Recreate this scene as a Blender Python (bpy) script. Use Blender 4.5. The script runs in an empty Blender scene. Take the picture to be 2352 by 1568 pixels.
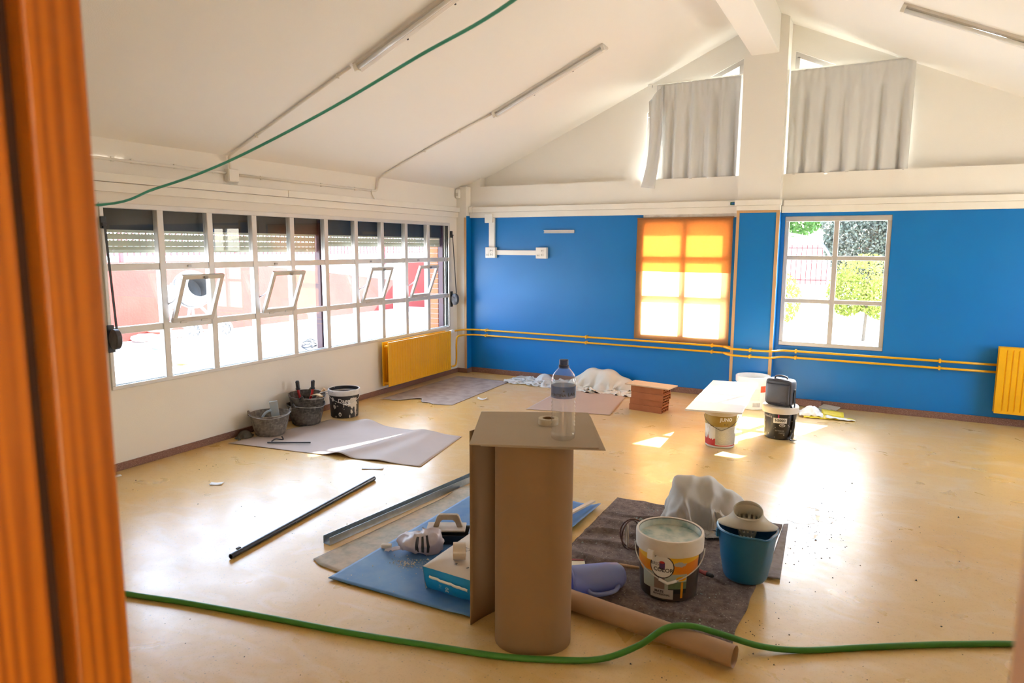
import bpy, bmesh, math, random
import numpy as np
from mathutils import Vector, Matrix, noise
random.seed(7)
PI = math.pi
sc = bpy.context.scene
C = sc.collection

# ------------------------------------------------------------------ camera
CAMP = Vector((4.8718, -7.8379, 1.65))
FW = Vector((-0.46034, 0.87746, -0.13469)); RT = Vector((0.88526, 0.46508, 0.00422)); UP = Vector((-0.06635, 0.11729, 0.99088))
cd = bpy.data.cameras.new('camera'); cam = bpy.data.objects.new('camera', cd); C.objects.link(cam)
cam.matrix_world = Matrix(((RT.x, UP.x, -FW.x, CAMP.x), (RT.y, UP.y, -FW.y, CAMP.y), (RT.z, UP.z, -FW.z, CAMP.z), (0, 0, 0, 1)))
cd.sensor_width = 36; cd.lens = 36 * 1588.45 / 2352; cd.clip_start = 0.05; cd.clip_end = 200
cd.dof.use_dof = True; cd.dof.focus_distance = 6.2; cd.dof.aperture_fstop = 4.5
sc.camera = cam

# ------------------------------------------------------------------ sky, sun, exposure
SUN = Vector((0.36, 0.93, 0.73)).normalized()
w = bpy.data.worlds.new('sky'); sc.world = w; w.use_nodes = True
nt = w.node_tree; nt.nodes.clear()
wo = nt.nodes.new('ShaderNodeOutputWorld'); bg = nt.nodes.new('ShaderNodeBackground'); sk = nt.nodes.new('ShaderNodeTexSky')
sk.sky_type = 'NISHITA'; sk.sun_disc = False; sk.sun_elevation = math.asin(SUN.z); sk.sun_rotation = math.atan2(SUN.x, SUN.y)
sk.air_density = 1.0; sk.dust_density = 2.0; sk.ozone_density = 0.6
mxs = nt.nodes.new('ShaderNodeMixRGB'); mxs.inputs[0].default_value = 0.55; mxs.inputs[2].default_value = (3.15, 3.65, 4.6, 1)
nt.links.new(sk.outputs[0], mxs.inputs[1]); nt.links.new(mxs.outputs[0], bg.inputs[0]); nt.links.new(bg.outputs[0], wo.inputs[0])
bg.inputs[1].default_value = 1.0
sl = bpy.data.lights.new('sun', 'SUN'); sl.energy = 18; sl.angle = math.radians(0.6); sl.color = (1.0, 0.985, 0.97)
so = bpy.data.objects.new('sun', sl); C.objects.link(so); so.rotation_euler = (-SUN).to_track_quat('-Z', 'Y').to_euler(); so.location = SUN * 30
vs = sc.view_settings; vs.view_transform = 'Standard'; vs.look = 'None'; vs.exposure = 1.92; vs.gamma = 1.0; vs.use_curve_mapping = False
sc.cycles.max_bounces = 10; sc.cycles.diffuse_bounces = 6; sc.cycles.glossy_bounces = 4; sc.cycles.transmission_bounces = 6
sc.cycles.transparent_max_bounces = 16; sc.cycles.caustics_reflective = False; sc.cycles.caustics_refractive = False
sc.cycles.use_denoising = True; sc.cycles.sample_clamp_indirect = 12.0
def portal(loc, direction, sx, sy):
    l = bpy.data.lights.new('window_portal', 'AREA'); l.shape = 'RECTANGLE'; l.size = sx; l.size_y = sy; l.cycles.is_portal = True
    o = bpy.data.objects.new('window_portal', l); C.objects.link(o); o.location = loc
    o.rotation_euler = Vector(direction).to_track_quat('-Z', 'Z' if abs(direction[2]) < .5 else 'Y').to_euler()
portal((-0.03, -2.55, 1.27), (1, 0, 0), 4.5, 1.36)
portal((4.47, 0.10, 1.31), (0, -1, 0), 1.04, 1.42)
portal((7.50, -1.6, 1.28), (-1, 0, 0), 1.4, 1.33)  # sky portal of the added opening in the right wall
portal((2.93, 0.10, 1.31), (0, -1, 0), 1.04, 1.42)

# ------------------------------------------------------------------ materials
MATS = {}
def mat(name, col, rough=0.6, spec=0.5, metal=0.0, var=None, bump=None, speck=None, trans=0.0, emit=None, coat=0.0, wave=None):
    """var=(scale, amount, colour2[, detail]); bump=(scale, strength); speck=(scale, threshold, colour); wave=(scale, colour2, distortion, axis)"""
    if name in MATS: return MATS[name]
    m = bpy.data.materials.new(name); m.use_nodes = True; n = m.node_tree; N = n.nodes; L = n.links
    b = N['Principled BSDF']; out = N['Material Output']
    b.inputs['Base Color'].default_value = (*col, 1); b.inputs['Roughness'].default_value = rough
    b.inputs['Specular IOR Level'].default_value = spec; b.inputs['Metallic'].default_value = metal
    if coat: b.inputs['Coat Weight'].default_value = coat; b.inputs['Coat Roughness'].default_value = 0.15
    tc = N.new('ShaderNodeTexCoord'); src = None
    rgb = N.new('ShaderNodeRGB'); rgb.outputs[0].default_value = (*col, 1); cur = rgb.outputs[0]
    if wave:
        wv = N.new('ShaderNodeTexWave'); wv.bands_direction = wave[3]; wv.inputs['Scale'].default_value = wave[0]; wv.inputs['Distortion'].default_value = wave[2]
        wv.inputs['Detail'].default_value = 3; wv.inputs['Detail Scale'].default_value = 1.5
        mp = N.new('ShaderNodeMapping'); mp.inputs['Scale'].default_value = wave[4] if len(wave) > 4 else (1, 1, 1)
        L.new(tc.outputs['Object'], mp.inputs[0]); L.new(mp.outputs[0], wv.inputs[0])
        mx = N.new('ShaderNodeMixRGB'); mx.inputs[2].default_value = (*wave[1], 1); L.new(wv.outputs['Fac'], mx.inputs[0]); L.new(cur, mx.inputs[1]); cur = mx.outputs[0]
    if var:
        for vv in (var if isinstance(var, list) else [var]):
            nz = N.new('ShaderNodeTexNoise'); nz.inputs['Scale'].default_value = vv[0]; nz.inputs['Detail'].default_value = vv[3] if len(vv) > 3 else 6
            L.new(tc.outputs['Object'], nz.inputs[0])
            rp = N.new('ShaderNodeValToRGB'); rp.color_ramp.elements[0].position = 0.42; rp.color_ramp.elements[1].position = 0.66
            rp.color_ramp.elements[0].color = (0, 0, 0, 1); rp.color_ramp.elements[1].color = (vv[1],) * 3 + (1,)
            L.new(nz.outputs[0], rp.inputs[0])
            mx = N.new('ShaderNodeMixRGB'); mx.inputs[2].default_value = (*vv[2], 1); L.new(rp.outputs[0], mx.inputs[0]); L.new(cur, mx.inputs[1]); cur = mx.outputs[0]
    if speck:
        nz = N.new('ShaderNodeTexNoise'); nz.inputs['Scale'].default_value = speck[0]; nz.inputs['Detail'].default_value = 2; L.new(tc.outputs['Object'], nz.inputs[0])
        rp = N.new('ShaderNodeValToRGB'); rp.color_ramp.elements[0].position = speck[1]; rp.color_ramp.elements[1].position = min(1, speck[1] + 0.06)
        L.new(nz.outputs[0], rp.inputs[0]); mx = N.new('ShaderNodeMixRGB'); mx.inputs[2].default_value = (*speck[2], 1)
        L.new(rp.outputs[0], mx.inputs[0]); L.new(cur, mx.inputs[1]); cur = mx.outputs[0]
    if var or speck or wave: L.new(cur, b.inputs['Base Color'])
    if bump:
        nb = N.new('ShaderNodeTexNoise'); nb.inputs['Scale'].default_value = bump[0]; nb.inputs['Detail'].default_value = 4; L.new(tc.outputs['Object'], nb.inputs[0])
        bp = N.new('ShaderNodeBump'); bp.inputs['Strength'].default_value = bump[1]; bp.inputs['Distance'].default_value = bump[2] if len(bump) > 2 else 0.01
        L.new(nb.outputs[0], bp.inputs['Height']); L.new(bp.outputs[0], b.inputs['Normal'])
    if emit: b.inputs['Emission Color'].default_value = (*emit[0], 1); b.inputs['Emission Strength'].default_value = emit[1]
    if trans:
        t = N.new('ShaderNodeBsdfTranslucent'); ms = N.new('ShaderNodeMixShader'); ms.inputs[0].default_value = trans
        L.new(cur, t.inputs[0]); L.new(b.outputs[0], ms.inputs[1]); L.new(t.outputs[0], ms.inputs[2]); L.new(ms.outputs[0], out.inputs[0])
    MATS[name] = m
    return m
def glass(name, tint=(0.96, 0.98, 0.97), ior=1.45, rough=0.0, boost=1.0):
    m = bpy.data.materials.new(name); m.use_nodes = True; n = m.node_tree; n.nodes.clear(); N = n.nodes; L = n.links
    out = N.new('ShaderNodeOutputMaterial'); t = N.new('ShaderNodeBsdfTransparent'); g = N.new('ShaderNodeBsdfGlossy'); f = N.new('ShaderNodeFresnel'); mx = N.new('ShaderNodeMixShader')
    t.inputs[0].default_value = (*tint, 1); g.inputs['Roughness'].default_value = rough; f.inputs[0].default_value = ior
    mu = N.new('ShaderNodeMath'); mu.operation = 'MULTIPLY'; mu.use_clamp = True; mu.inputs[1].default_value = boost
    gm = N.new('ShaderNodeNewGeometry'); iv = N.new('ShaderNodeMath'); iv.operation = 'MULTIPLY_ADD'; iv.inputs[1].default_value = -boost; iv.inputs[2].default_value = boost; L.new(gm.outputs['Backfacing'], iv.inputs[0]); L.new(iv.outputs[0], mu.inputs[1])   # reflect once, on the outer face of each pane
    L.new(f.outputs[0], mu.inputs[0]); L.new(mu.outputs[0], mx.inputs[0]); L.new(t.outputs[0], mx.inputs[1]); L.new(g.outputs[0], mx.inputs[2]); L.new(mx.outputs[0], out.inputs[0])
    MATS[name] = m; return m
WALL = mat('cream_paint', (0.80, 0.765, 0.70), 0.75, 0.3, bump=(160, 0.25, 0.004), var=(1.3, 0.25, (0.77, 0.73, 0.665)))
CEIL = mat('ceiling_paint', (0.82, 0.79, 0.735), 0.8, 0.3, bump=(140, 0.2, 0.004))
BLUE = mat('blue_gloss_paint', (0.001, 0.165, 0.49), 0.36, 0.45, var=(2.2, 0.35, (0.001, 0.19, 0.53)), bump=(45, 0.07, 0.004))
GREYP = mat('white_trunking_plastic', (0.80, 0.77, 0.70), 0.45, 0.4, var=(6, 0.25, (0.72, 0.67, 0.57)))
ALU = mat('painted_aluminium', (0.58, 0.56, 0.53), 0.35, 0.5, metal=0.35, var=(9, 0.3, (0.50, 0.47, 0.43)))
GLASS = glass('window_glass', boost=1.35)
BASEB = mat('terrazzo_brown', (0.20, 0.095, 0.065), 0.5, 0.4, speck=(260, 0.56, (0.36, 0.22, 0.17)))
WOODJ = mat('varnished_orange_wood', (0.34, 0.105, 0.006), 0.33, 0.5, wave=(3.2, (0.20, 0.052, 0.003), 5.0, 'Y', (1, 6, .25)), var=(2.0, 0.3, (0.36, 0.13, 0.02)))
TRIMW = mat('pale_pine', (0.62, 0.39, 0.20), 0.5, 0.4, wave=(6, (0.50, 0.29, 0.13), 3.0, 'X', (10, 10, .6)))
YEL = mat('yellow_radiator_enamel', (0.80, 0.40, 0.005), 0.32, 0.5, var=(30, 0.2, (0.70, 0.33, 0.005)))
BLK = mat('black_plastic', (0.018, 0.018, 0.02), 0.45, 0.5)
DKG = mat('dark_grey_plastic', (0.06, 0.055, 0.06), 0.5, 0.4)
STEEL = mat('galvanised_steel', (0.42, 0.47, 0.50), 0.32, 0.5, metal=0.85, var=(25, 0.5, (0.30, 0.34, 0.36)))
WIRE = mat('wire_metal', (0.35, 0.34, 0.33), 0.4, 0.5, metal=0.8)
WHT = mat('white_plastic', (0.80, 0.79, 0.76), 0.45, 0.5, var=(18, 0.3, (0.66, 0.62, 0.55)))
CARD = mat('brown_cardboard', (0.285, 0.175, 0.09), 0.75, 0.2, var=(3, 0.3, (0.25, 0.15, 0.075)), bump=(200, 0.05, 0.002))
CARDL = mat('grey_board', (0.42, 0.335, 0.235), 0.75, 0.25, var=(5, 0.3, (0.37, 0.29, 0.20)))
KRAFT = mat('kraft_paper', (0.44, 0.36, 0.315), 0.6, 0.3, var=(2.5, 0.4, (0.37, 0.30, 0.26)), bump=(8, 0.12, 0.01))
KRAFTT = mat('kraft_tube', (0.40, 0.25, 0.14), 0.6, 0.3, var=(6, 0.4, (0.33, 0.20, 0.11)), bump=(12, 0.1, 0.006))
def floor_mat():
    m = bpy.data.materials.new('yellow_linoleum'); m.use_nodes = True; n = m.node_tree; N = n.nodes; L = n.links; b = N['Principled BSDF']
    tc = N.new('ShaderNodeTexCoord')
    def nz(scale, detail=6, dist=0.0, vec=None):
        x = N.new('ShaderNodeTexNoise'); x.inputs['Scale'].default_value = scale; x.inputs['Detail'].default_value = detail; x.inputs['Distortion'].default_value = dist
        L.new(vec or tc.outputs['Object'], x.inputs[0]); return x.outputs[0]
    def ramp(s, a, bb, hi):
        r = N.new('ShaderNodeValToRGB'); r.color_ramp.elements[0].position = a; r.color_ramp.elements[1].position = bb
        r.color_ramp.elements[0].color = (0, 0, 0, 1); r.color_ramp.elements[1].color = (hi, hi, hi, 1); L.new(s, r.inputs[0]); return r.outputs[0]
    def mix(fac, a, c2):
        x = N.new('ShaderNodeMixRGB'); L.new(fac, x.inputs[0]); x.inputs[2].default_value = (*c2, 1)
        if isinstance(a, tuple): x.inputs[1].default_value = (*a, 1)
        else: L.new(a, x.inputs[1])
        return x.outputs[0]
    mp = N.new('ShaderNodeMapping'); mp.inputs['Rotation'].default_value = (0, 0, .5); mp.inputs['Scale'].default_value = (1, 1.7, 1); L.new(tc.outputs['Object'], mp.inputs[0])
    c = mix(ramp(nz(0.7, 5, 0.6), 0.42, 0.62, 0.45), (0.66, 0.405, 0.11), (0.66, 0.50, 0.25))
    c = mix(ramp(nz(3.0, 8, 1.2, mp.outputs[0]), 0.48, 0.72, 0.45), c, (0.70, 0.58, 0.40))
    c = mix(ramp(nz(26, 4), 0.52, 0.72, 0.25), c, (0.52, 0.29, 0.07))
    c = mix(ramp(nz(120, 2), 0.60, 0.70, 0.35), c, (0.42, 0.24, 0.07))
    c = mix(ramp(nz(75, 3), 0.66, 0.72, 0.8), c, (0.26, 0.18, 0.10))
    L.new(c, b.inputs['Base Color'])
    r = N.new('ShaderNodeMapRange'); r.inputs[3].default_value = 0.20; r.inputs[4].default_value = 0.42; L.new(nz(4, 8, 0.8), r.inputs[0]); L.new(r.outputs[0], b.inputs['Roughness'])
    b.inputs['Specular IOR Level'].default_value = 0.85
    bp = N.new('ShaderNodeBump'); bp.inputs['Strength'].default_value = 0.08; bp.inputs['Distance'].default_value = 0.01; L.new(nz(14, 3), bp.inputs['Height']); L.new(bp.outputs[0], b.inputs['Normal'])
    return m
FLOOR = floor_mat()

# ------------------------------------------------------------------ mesh helpers
class B:
    def __init__(s): s.v = []; s.f = []
    def add(s, vs, fs):
        o = len(s.v); s.v += [tuple(x) for x in vs]; s.f += [tuple(i + o for i in f) for f in fs]; return s
    def box(s, x0, y0, z0, x1, y1, z1, M=None):
        vs = [Vector(p) for p in ((x0,y0,z0),(x1,y0,z0),(x1,y1,z0),(x0,y1,z0),(x0,y0,z1),(x1,y0,z1),(x1,y1,z1),(x0,y1,z1))]
        if M: vs = [M @ p for p in vs]
        return s.add(vs, [(0,3,2,1),(4,5,6,7),(0,1,5,4),(1,2,6,5),(2,3,7,6),(3,0,4,7)])
    def prism(s, poly, fn):
        """poly: 2D points; fn(p, k) -> 3D for k=0,1"""
        n = len(poly); vs = [fn(p, 0) for p in poly] + [fn(p, 1) for p in poly]
        return s.add(vs, [tuple(range(n - 1, -1, -1)), tuple(range(n, 2 * n))] + [(i, (i + 1) % n, n + (i + 1) % n, n + i) for i in range(n)])
    def lathe(s, prof, n=32, sx=1, sy=1, cap0=True, cap1=True, fn=None):
        vs = []
        for r, z in prof:
            for i in range(n):
                a = 2 * PI * i / n
                p = (r * math.cos(a) * sx, r * math.sin(a) * sy, z)
                vs.append(fn(p, a) if fn else p)
        fs = []
        for j in range(len(prof) - 1):
            for i in range(n):
                k = (i + 1) % n; fs.append((j*n+i, j*n+k, (j+1)*n+k, (j+1)*n+i))
        if cap0: fs.append(tuple(range(n - 1, -1, -1)))
        if cap1: fs.append(tuple((len(prof) - 1) * n + i for i in range(n)))
        return s.add(vs, fs)
    def tube(s, pts, r, n=8, caps=True, closed=False):
        pts = [Vector(p) for p in pts]; m = len(pts); vs = []; rr = r if isinstance(r, (list, tuple)) else [r] * m
        up = None
        for i, p in enumerate(pts):
            t = (pts[(i + 1) % m] - pts[i - 1]) if closed else (pts[min(i + 1, m - 1)] - pts[max(i - 1, 0)])
            t.normalize()
            if up is None: up = t.orthogonal().normalized()
            up = (up - t * up.dot(t)); up = up.normalized() if up.length > 1e-6 else t.orthogonal().normalized()
            sd = t.cross(up)
            for k in range(n):
                a = 2 * PI * k / n; vs.append(p + (up * math.cos(a) + sd * math.sin(a)) * rr[i])
        fs = []
        for j in range(m if closed else m - 1):
            for k in range(n):
                k2 = (k + 1) % n; j2 = (j + 1) % m; fs.append((j*n+k, j*n+k2, j2*n+k2, j2*n+k))
        if caps and not closed: fs += [tuple(range(n - 1, -1, -1)), tuple((m - 1) * n + k for k in range(n))]
        return s.add(vs, fs)
    def grid(s, fn, nu, nv):
        vs = [fn(i / nu, j / nv) for j in range(nv + 1) for i in range(nu + 1)]
        return s.add(vs, [(j*(nu+1)+i, j*(nu+1)+i+1, (j+1)*(nu+1)+i+1, (j+1)*(nu+1)+i) for j in range(nv) for i in range(nu)])
    def build(s, name, m, parent=None, smooth=False, bevel=0, solid=0, merge=False, sub=0, auto=None, off=0.0):
        me = bpy.data.meshes.new(name); me.from_pydata([tuple(x) for x in s.v], [], s.f)
        bm = bmesh.new(); bm.from_mesh(me)
        if merge: bmesh.ops.remove_doubles(bm, verts=bm.verts, dist=1e-5)
        bmesh.ops.recalc_face_normals(bm, faces=bm.faces); bm.to_mesh(me); bm.free()
        if m: me.materials.append(m)
        o = bpy.data.objects.new(name, me); C.objects.link(o)
        if parent: o.parent = parent
        if smooth:
            for p in me.polygons: p.use_smooth = True
        if auto:
            for p in me.polygons: p.use_smooth = True
            me.set_sharp_from_angle(angle=math.radians(auto))
        if solid:
            md = o.modifiers.new('thickness', 'SOLIDIFY'); md.thickness = solid; md.offset = off
        if bevel:
            md = o.modifiers.new('bevel', 'BEVEL'); md.width = bevel; md.segments = 2; md.limit_method = 'ANGLE'; md.angle_limit = math.radians(40)
        if sub:
            md = o.modifiers.new('sub', 'SUBSURF'); md.levels = sub; md.render_levels = sub
        return o
def box(name, x0, y0, z0, x1, y1, z1, m, parent=None, bevel=0, M=None): return B().box(x0, y0, z0, x1, y1, z1, M).build(name, m, parent, bevel=bevel)
def tag(o, label, cat, group=None, kind=None):
    if label: o['label'] = label
    if cat: o['category'] = cat
    if group: o['group'] = group
    if kind: o['kind'] = kind
    return o
def struct(o, label=None, cat=None):
    o['kind'] = 'structure'
    if label: o['label'] = label
    if cat: o['category'] = cat
    return o
def thing(name, label, cat, loc=(0, 0, 0), rz=0, group=None):
    o = bpy.data.objects.new(name, None); o.empty_display_size = .1; C.objects.link(o); o.location = loc; o.rotation_euler = (0, 0, rz)
    return tag(o, label, cat, group)
def smoothpath(pts, n=8):
    """Catmull-Rom"""
    P = [Vector(p) for p in pts]; P = [P[0] * 2 - P[1]] + P + [P[-1] * 2 - P[-2]]; out = []
    for i in range(1, len(P) - 2):
        for k in range(n):
            t = k / n; a, b, c, d = P[i-1], P[i], P[i+1], P[i+2]
            out.append(0.5 * ((2*b) + (-a + c) * t + (2*a - 5*b + 4*c - d) * t*t + (-a + 3*b - 3*c + d) * t**3))
    out.append(P[-2]); return out
def nz(x, y, z=0.0): return noise.noise(Vector((x, y, z)))
_tc = {}
def text_geo(body, size, bold=0.0):
    key = (body, size, bold)
    if key in _tc: return _tc[key]
    cu = bpy.data.curves.new('t', 'FONT'); cu.body = body; cu.size = size; cu.align_x = 'CENTER'; cu.align_y = 'CENTER'; cu.offset = bold; cu.resolution_u = 2
    o = bpy.data.objects.new('t', cu); C.objects.link(o); bpy.context.view_layer.update()
    me = o.evaluated_get(bpy.context.evaluated_depsgraph_get()).to_mesh()
    g = ([tuple(v.co) for v in me.vertices], [tuple(p.vertices) for p in me.polygons])
    o.to_mesh_clear(); bpy.data.objects.remove(o); bpy.data.curves.remove(cu); _tc[key] = g; return g
def cyl_text(parent, name, body, size, ang, z, rad, m, bold=0.0, rot=0.0):
    """print lettering laid on a round wall; rad(z) gives the radius"""
    vs, fs = text_geo(body, size, bold); b = B(); out = []
    c, s = math.cos(rot), math.sin(rot)
    for x, y, _ in vs:
        u, v = x * c - y * s, x * s + y * c; r = rad(z + v) + 0.0012; a = ang + u / r; out.append((r * math.cos(a), r * math.sin(a), z + v))
    b.add(out, fs); o = b.build(name, m, parent); o['kind'] = 'stuff'; return o
def cyl_patch(parent, name, a0, a1, z0, z1, rad, m, off=0.0006, nu=16, nv=4, fn=None):
    def f(u, v):
        z = z0 + (z1 - z0) * v
        if fn: z = fn(u, v, z)
        r = rad(z) + off; a = a0 + (a1 - a0) * u; return (r * math.cos(a), r * math.sin(a), z)
    return B().grid(f, nu, nv).build(name, m, parent, smooth=True)
def cyl_disc(parent, name, ang, z, ru, rv, rad, m, off=0.0008, n=28, wob=0.0, seed=0):
    vs = [(rad(z) + off, ang, z)]; fs = []
    b = B(); pts = [((rad(z) + off) * math.cos(ang), (rad(z) + off) * math.sin(ang), z)]
    for j in (0.5, 1.0):
        for i in range(n):
            t = 2 * PI * i / n; k = j * (1 + wob * nz(math.cos(t) * 2 + seed, math.sin(t) * 2, seed))
            zz = z + rv * k * math.sin(t); r = rad(zz) + off; a = ang + ru * k * math.cos(t) / r; pts.append((r * math.cos(a), r * math.sin(a), zz))
    for i in range(n):
        k = (i + 1) % n; fs += [(0, 1 + i, 1 + k), (1 + i, 1 + n + i, 1 + n + k, 1 + k)]
    return b.add(pts, fs).build(name, m, parent, smooth=True)

# ================================================================== THE ROOM
RX = 7.44; NY = -7.38; RIDGE = 3.72
def zl(x): return 2.40 + 0.441 * x
def zr(x): return 4.04 - 0.455 * (x - RIDGE)
def zc(x): return zl(x) if x < RIDGE else zr(x)
struct(box('floor', -0.05, NY, -0.06, RX, 0.27, 0.0, FLOOR), 'worn yellow speckled linoleum floor with dust and paint smears')
struct(box('hallway_floor', 2.0, -10.6, -0.06, 9.0, NY, 0.0, FLOOR), 'floor of the hallway behind the doorway')
def quads_wall(name, cells, axis, a, b, m):
    """cells: (u0,u1, zb0,zb1, zt0,zt1); extruded along axis from a to b"""
    s = B()
    for u0, u1, b0, b1, t0, t1 in cells:
        pl = [(u0, b0), (u1, b1), (u1, t1), (u0, t0)]
        if axis == 'y': s.prism(pl, lambda p, k: (p[0], (a, b)[k], p[1]))
        else: s.prism(pl, lambda p, k: ((a, b)[k], p[0], p[1]))
    return s.build(name, m, merge=True)
# left wall (inner leaf) with its window opening
WY0, WY1, WZ0, WZ1 = -4.79, -0.325, 0.635, 1.93
wl = struct(quads_wall('wall_left', [(NY - .12, WY0, 0, 0, 2.45, 2.45), (WY0, WY1, 0, 0, WZ0, WZ0), (WY0, WY1, WZ1, WZ1, 2.45, 2.45), (WY1, .27, 0, 0, 2.45, 2.45)], 'x', -0.06, 0.0, WALL), 'cream painted wall with the long window grid')
BRK = mat('orange_facing_brick', (0.42, 0.13, 0.055), 0.8, 0.2, var=(14, 0.6, (0.30, 0.09, 0.04)), bump=(60, 0.3, 0.004))
MORT = mat('mortar', (0.42, 0.38, 0.33), 0.9, 0.1)
ol = quads_wall('wall_left_outer_leaf', [(NY - .12, WY0 - .02, -.3, -.3, 2.6, 2.6), (WY0 - .02, -.345, -.3, -.3, .60, .60), (WY0 - .02, -.345, 1.765, 1.765, 2.6, 2.6), (-.345, .27, -.3, -.3, 2.6, 2.6)], 'x', -0.27, -0.14, MORT)
struct(ol, 'outer brick leaf of the window wall')
bsrc = B().box(-.272, -.358, 0, -.136, -.336, .054).build('brick', BRK, ol, bevel=.003)
for k in range(18):
    o = bsrc if k == 0 else bsrc.copy()
    if k: C.objects.link(o); o.parent = ol
    o.location.z = 0.605 + k * .0648
# right wall, near wall with the doorway, hallway shell
struct(quads_wall('wall_right', [(NY - .12, -2.3, 0, 0, 2.42, 2.42), (-2.3, -.9, 0, 0, .62, .62), (-2.3, -.9, 1.95, 1.95, 2.42, 2.42), (-.9, .27, 0, 0, 2.42, 2.42)], 'x', RX, RX + .2, WALL), 'cream wall on the right, outside the picture')  # its window opening is added to brighten the room
wr_ = struct(thing('added_window', None, None), 'added window in the unseen right hand wall, letting in extra daylight')  # added out of view to balance the daylight indoors
for y in [-2.3 + .4667 * k for k in range(4)]: box('mullion', RX + .02, y - .025, .62, RX + .07, y + .025, 1.95, ALU, wr_)
for z in (.63, 1.04, 1.5, 1.93): box('transom', RX + .025, -2.3, z - .02, RX + .065, -.9, z + .02, ALU, wr_)
DX0, DX1 = 4.11, 4.955
s = []
for u0, u1, zb in ((-.06, DX0 - .03, 0), (DX0 - .03, DX1 + .03, 2.08), (DX1 + .03, RX, 0)):
    cuts = sorted({u0, u1} | ({RIDGE} if u0 < RIDGE < u1 else set()))
    for a, b in zip(cuts, cuts[1:]): s.append((a, b, zb, zb, zc(a) + .05, zc(b) + .05))
struct(quads_wall('wall_near', s, 'y', NY - .12, NY, WALL), 'wall with the doorway the view is taken through')
for nm, q in (('hallway_wall', (2.0, -10.7, 0, 9.0, -10.6, 2.7)), ('hallway_wall', (1.9, -10.7, 0, 2.0, NY - .12, 2.7)), ('hallway_wall', (8.9, -10.7, 0, 9.0, NY - .12, 2.7)), ('hallway_ceiling', (1.9, -10.7, 2.7, 9.0, NY - .12, 2.8))):
    struct(box(nm, *q, WALL), 'plain hallway surface behind the camera')
# ceiling slopes and ridge beam
struct(B().prism([(-.3, zl(-.3)), (RIDGE, zl(RIDGE)), (RIDGE, zl(RIDGE) + .18), (-.3, zl(-.3) + .18)], lambda p, k: (p[0], (NY - .14, .62)[k], p[1])).build('ceiling', CEIL), 'sloping cream ceiling over the window wall')
struct(B().prism([(RIDGE, zr(RIDGE)), (RX + .3, zr(RX + .3)), (RX + .3, zr(RX + .3) + .18), (RIDGE, zr(RIDGE) + .18)], lambda p, k: (p[0], (NY - .14, .62)[k], p[1])).build('ceiling', CEIL), 'sloping cream ceiling on the right of the ridge')
struct(box('added_sun_block', 3.45, .30, 3.70, 3.99, 1.05, 4.15, CEIL), 'unseen block added outside under the verge to stop stray sun spots')  # added outside the gable to block sun through the window top
struct(box('ceiling_beam', 3.59, NY, 3.605, 3.857, -.139, 4.10, CEIL, bevel=.006), 'deep cream beam along the ridge')
# back wall: blue below, cream band, recessed gable
W1, W2, BZ0, BZ1 = (2.44, 3.46), (3.985, 4.975), 0.625, 1.985
struct(quads_wall('wall_back', [(-.06, W1[0], 0, 0, 2.05, 2.05), (W1[0], W1[1], 0, 0, BZ0, BZ0), (W1[0], W1[1], BZ1, BZ1, 2.05, 2.05), (W1[1], W2[0], 0, 0, 2.05, 2.05),
    (W2[0], W2[1], 0, 0, BZ0, BZ0), (W2[0], W2[1], BZ1, BZ1, 2.05, 2.05), (W2[1], RX, 0, 0, 2.05, 2.05)], 'y', 0.0, 0.24, BLUE), 'glossy blue back wall under the gable')
struct(quads_wall('wall_back_band', [(-.06, .29, 2.05, 2.05, zc(-.06) + .02, zc(.29) + .02), (.29, RX - .29, 2.05, 2.05, 2.42, 2.42), (RX - .29, RX, 2.05, 2.05, zc(RX - .29) + .02, zc(RX) + .02)], 'y', 0.0, 0.24, WALL), 'cream band and ledge above the blue wall')
GA = [(2.43, 3.18), (3.47, 3.655)]; GB = [(3.985, 3.665), (4.98, 3.21)]
gc_ = []
gc_.append((.29, GA[0][0], 2.42, 2.42, zc(.29) + .02, zc(GA[0][0]) + .02))
gc_.append((GA[0][0], GA[1][0], GA[0][1], GA[1][1], zc(GA[0][0]) + .02, zc(GA[1][0]) + .02))
gc_.append((GA[1][0], RIDGE, 2.42, 2.42, zc(GA[1][0]) + .02, zc(RIDGE) + .02)); gc_.append((RIDGE, GB[0][0], 2.42, 2.42, zc(RIDGE) + .02, zc(GB[0][0]) + .02))
gc_.append((GB[0][0], GB[1][0], GB[0][1], GB[1][1], zc(GB[0][0]) + .02, zc(GB[1][0]) + .02)); gc_.append((GB[1][0], RX - .29, 2.42, 2.42, zc(GB[1][0]) + .02, zc(RX - .29) + .02))
struct(quads_wall('wall_back_gable', gc_, 'y', 0.12, 0.30, WALL), 'cream gable wall set back above the ledge')
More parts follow.
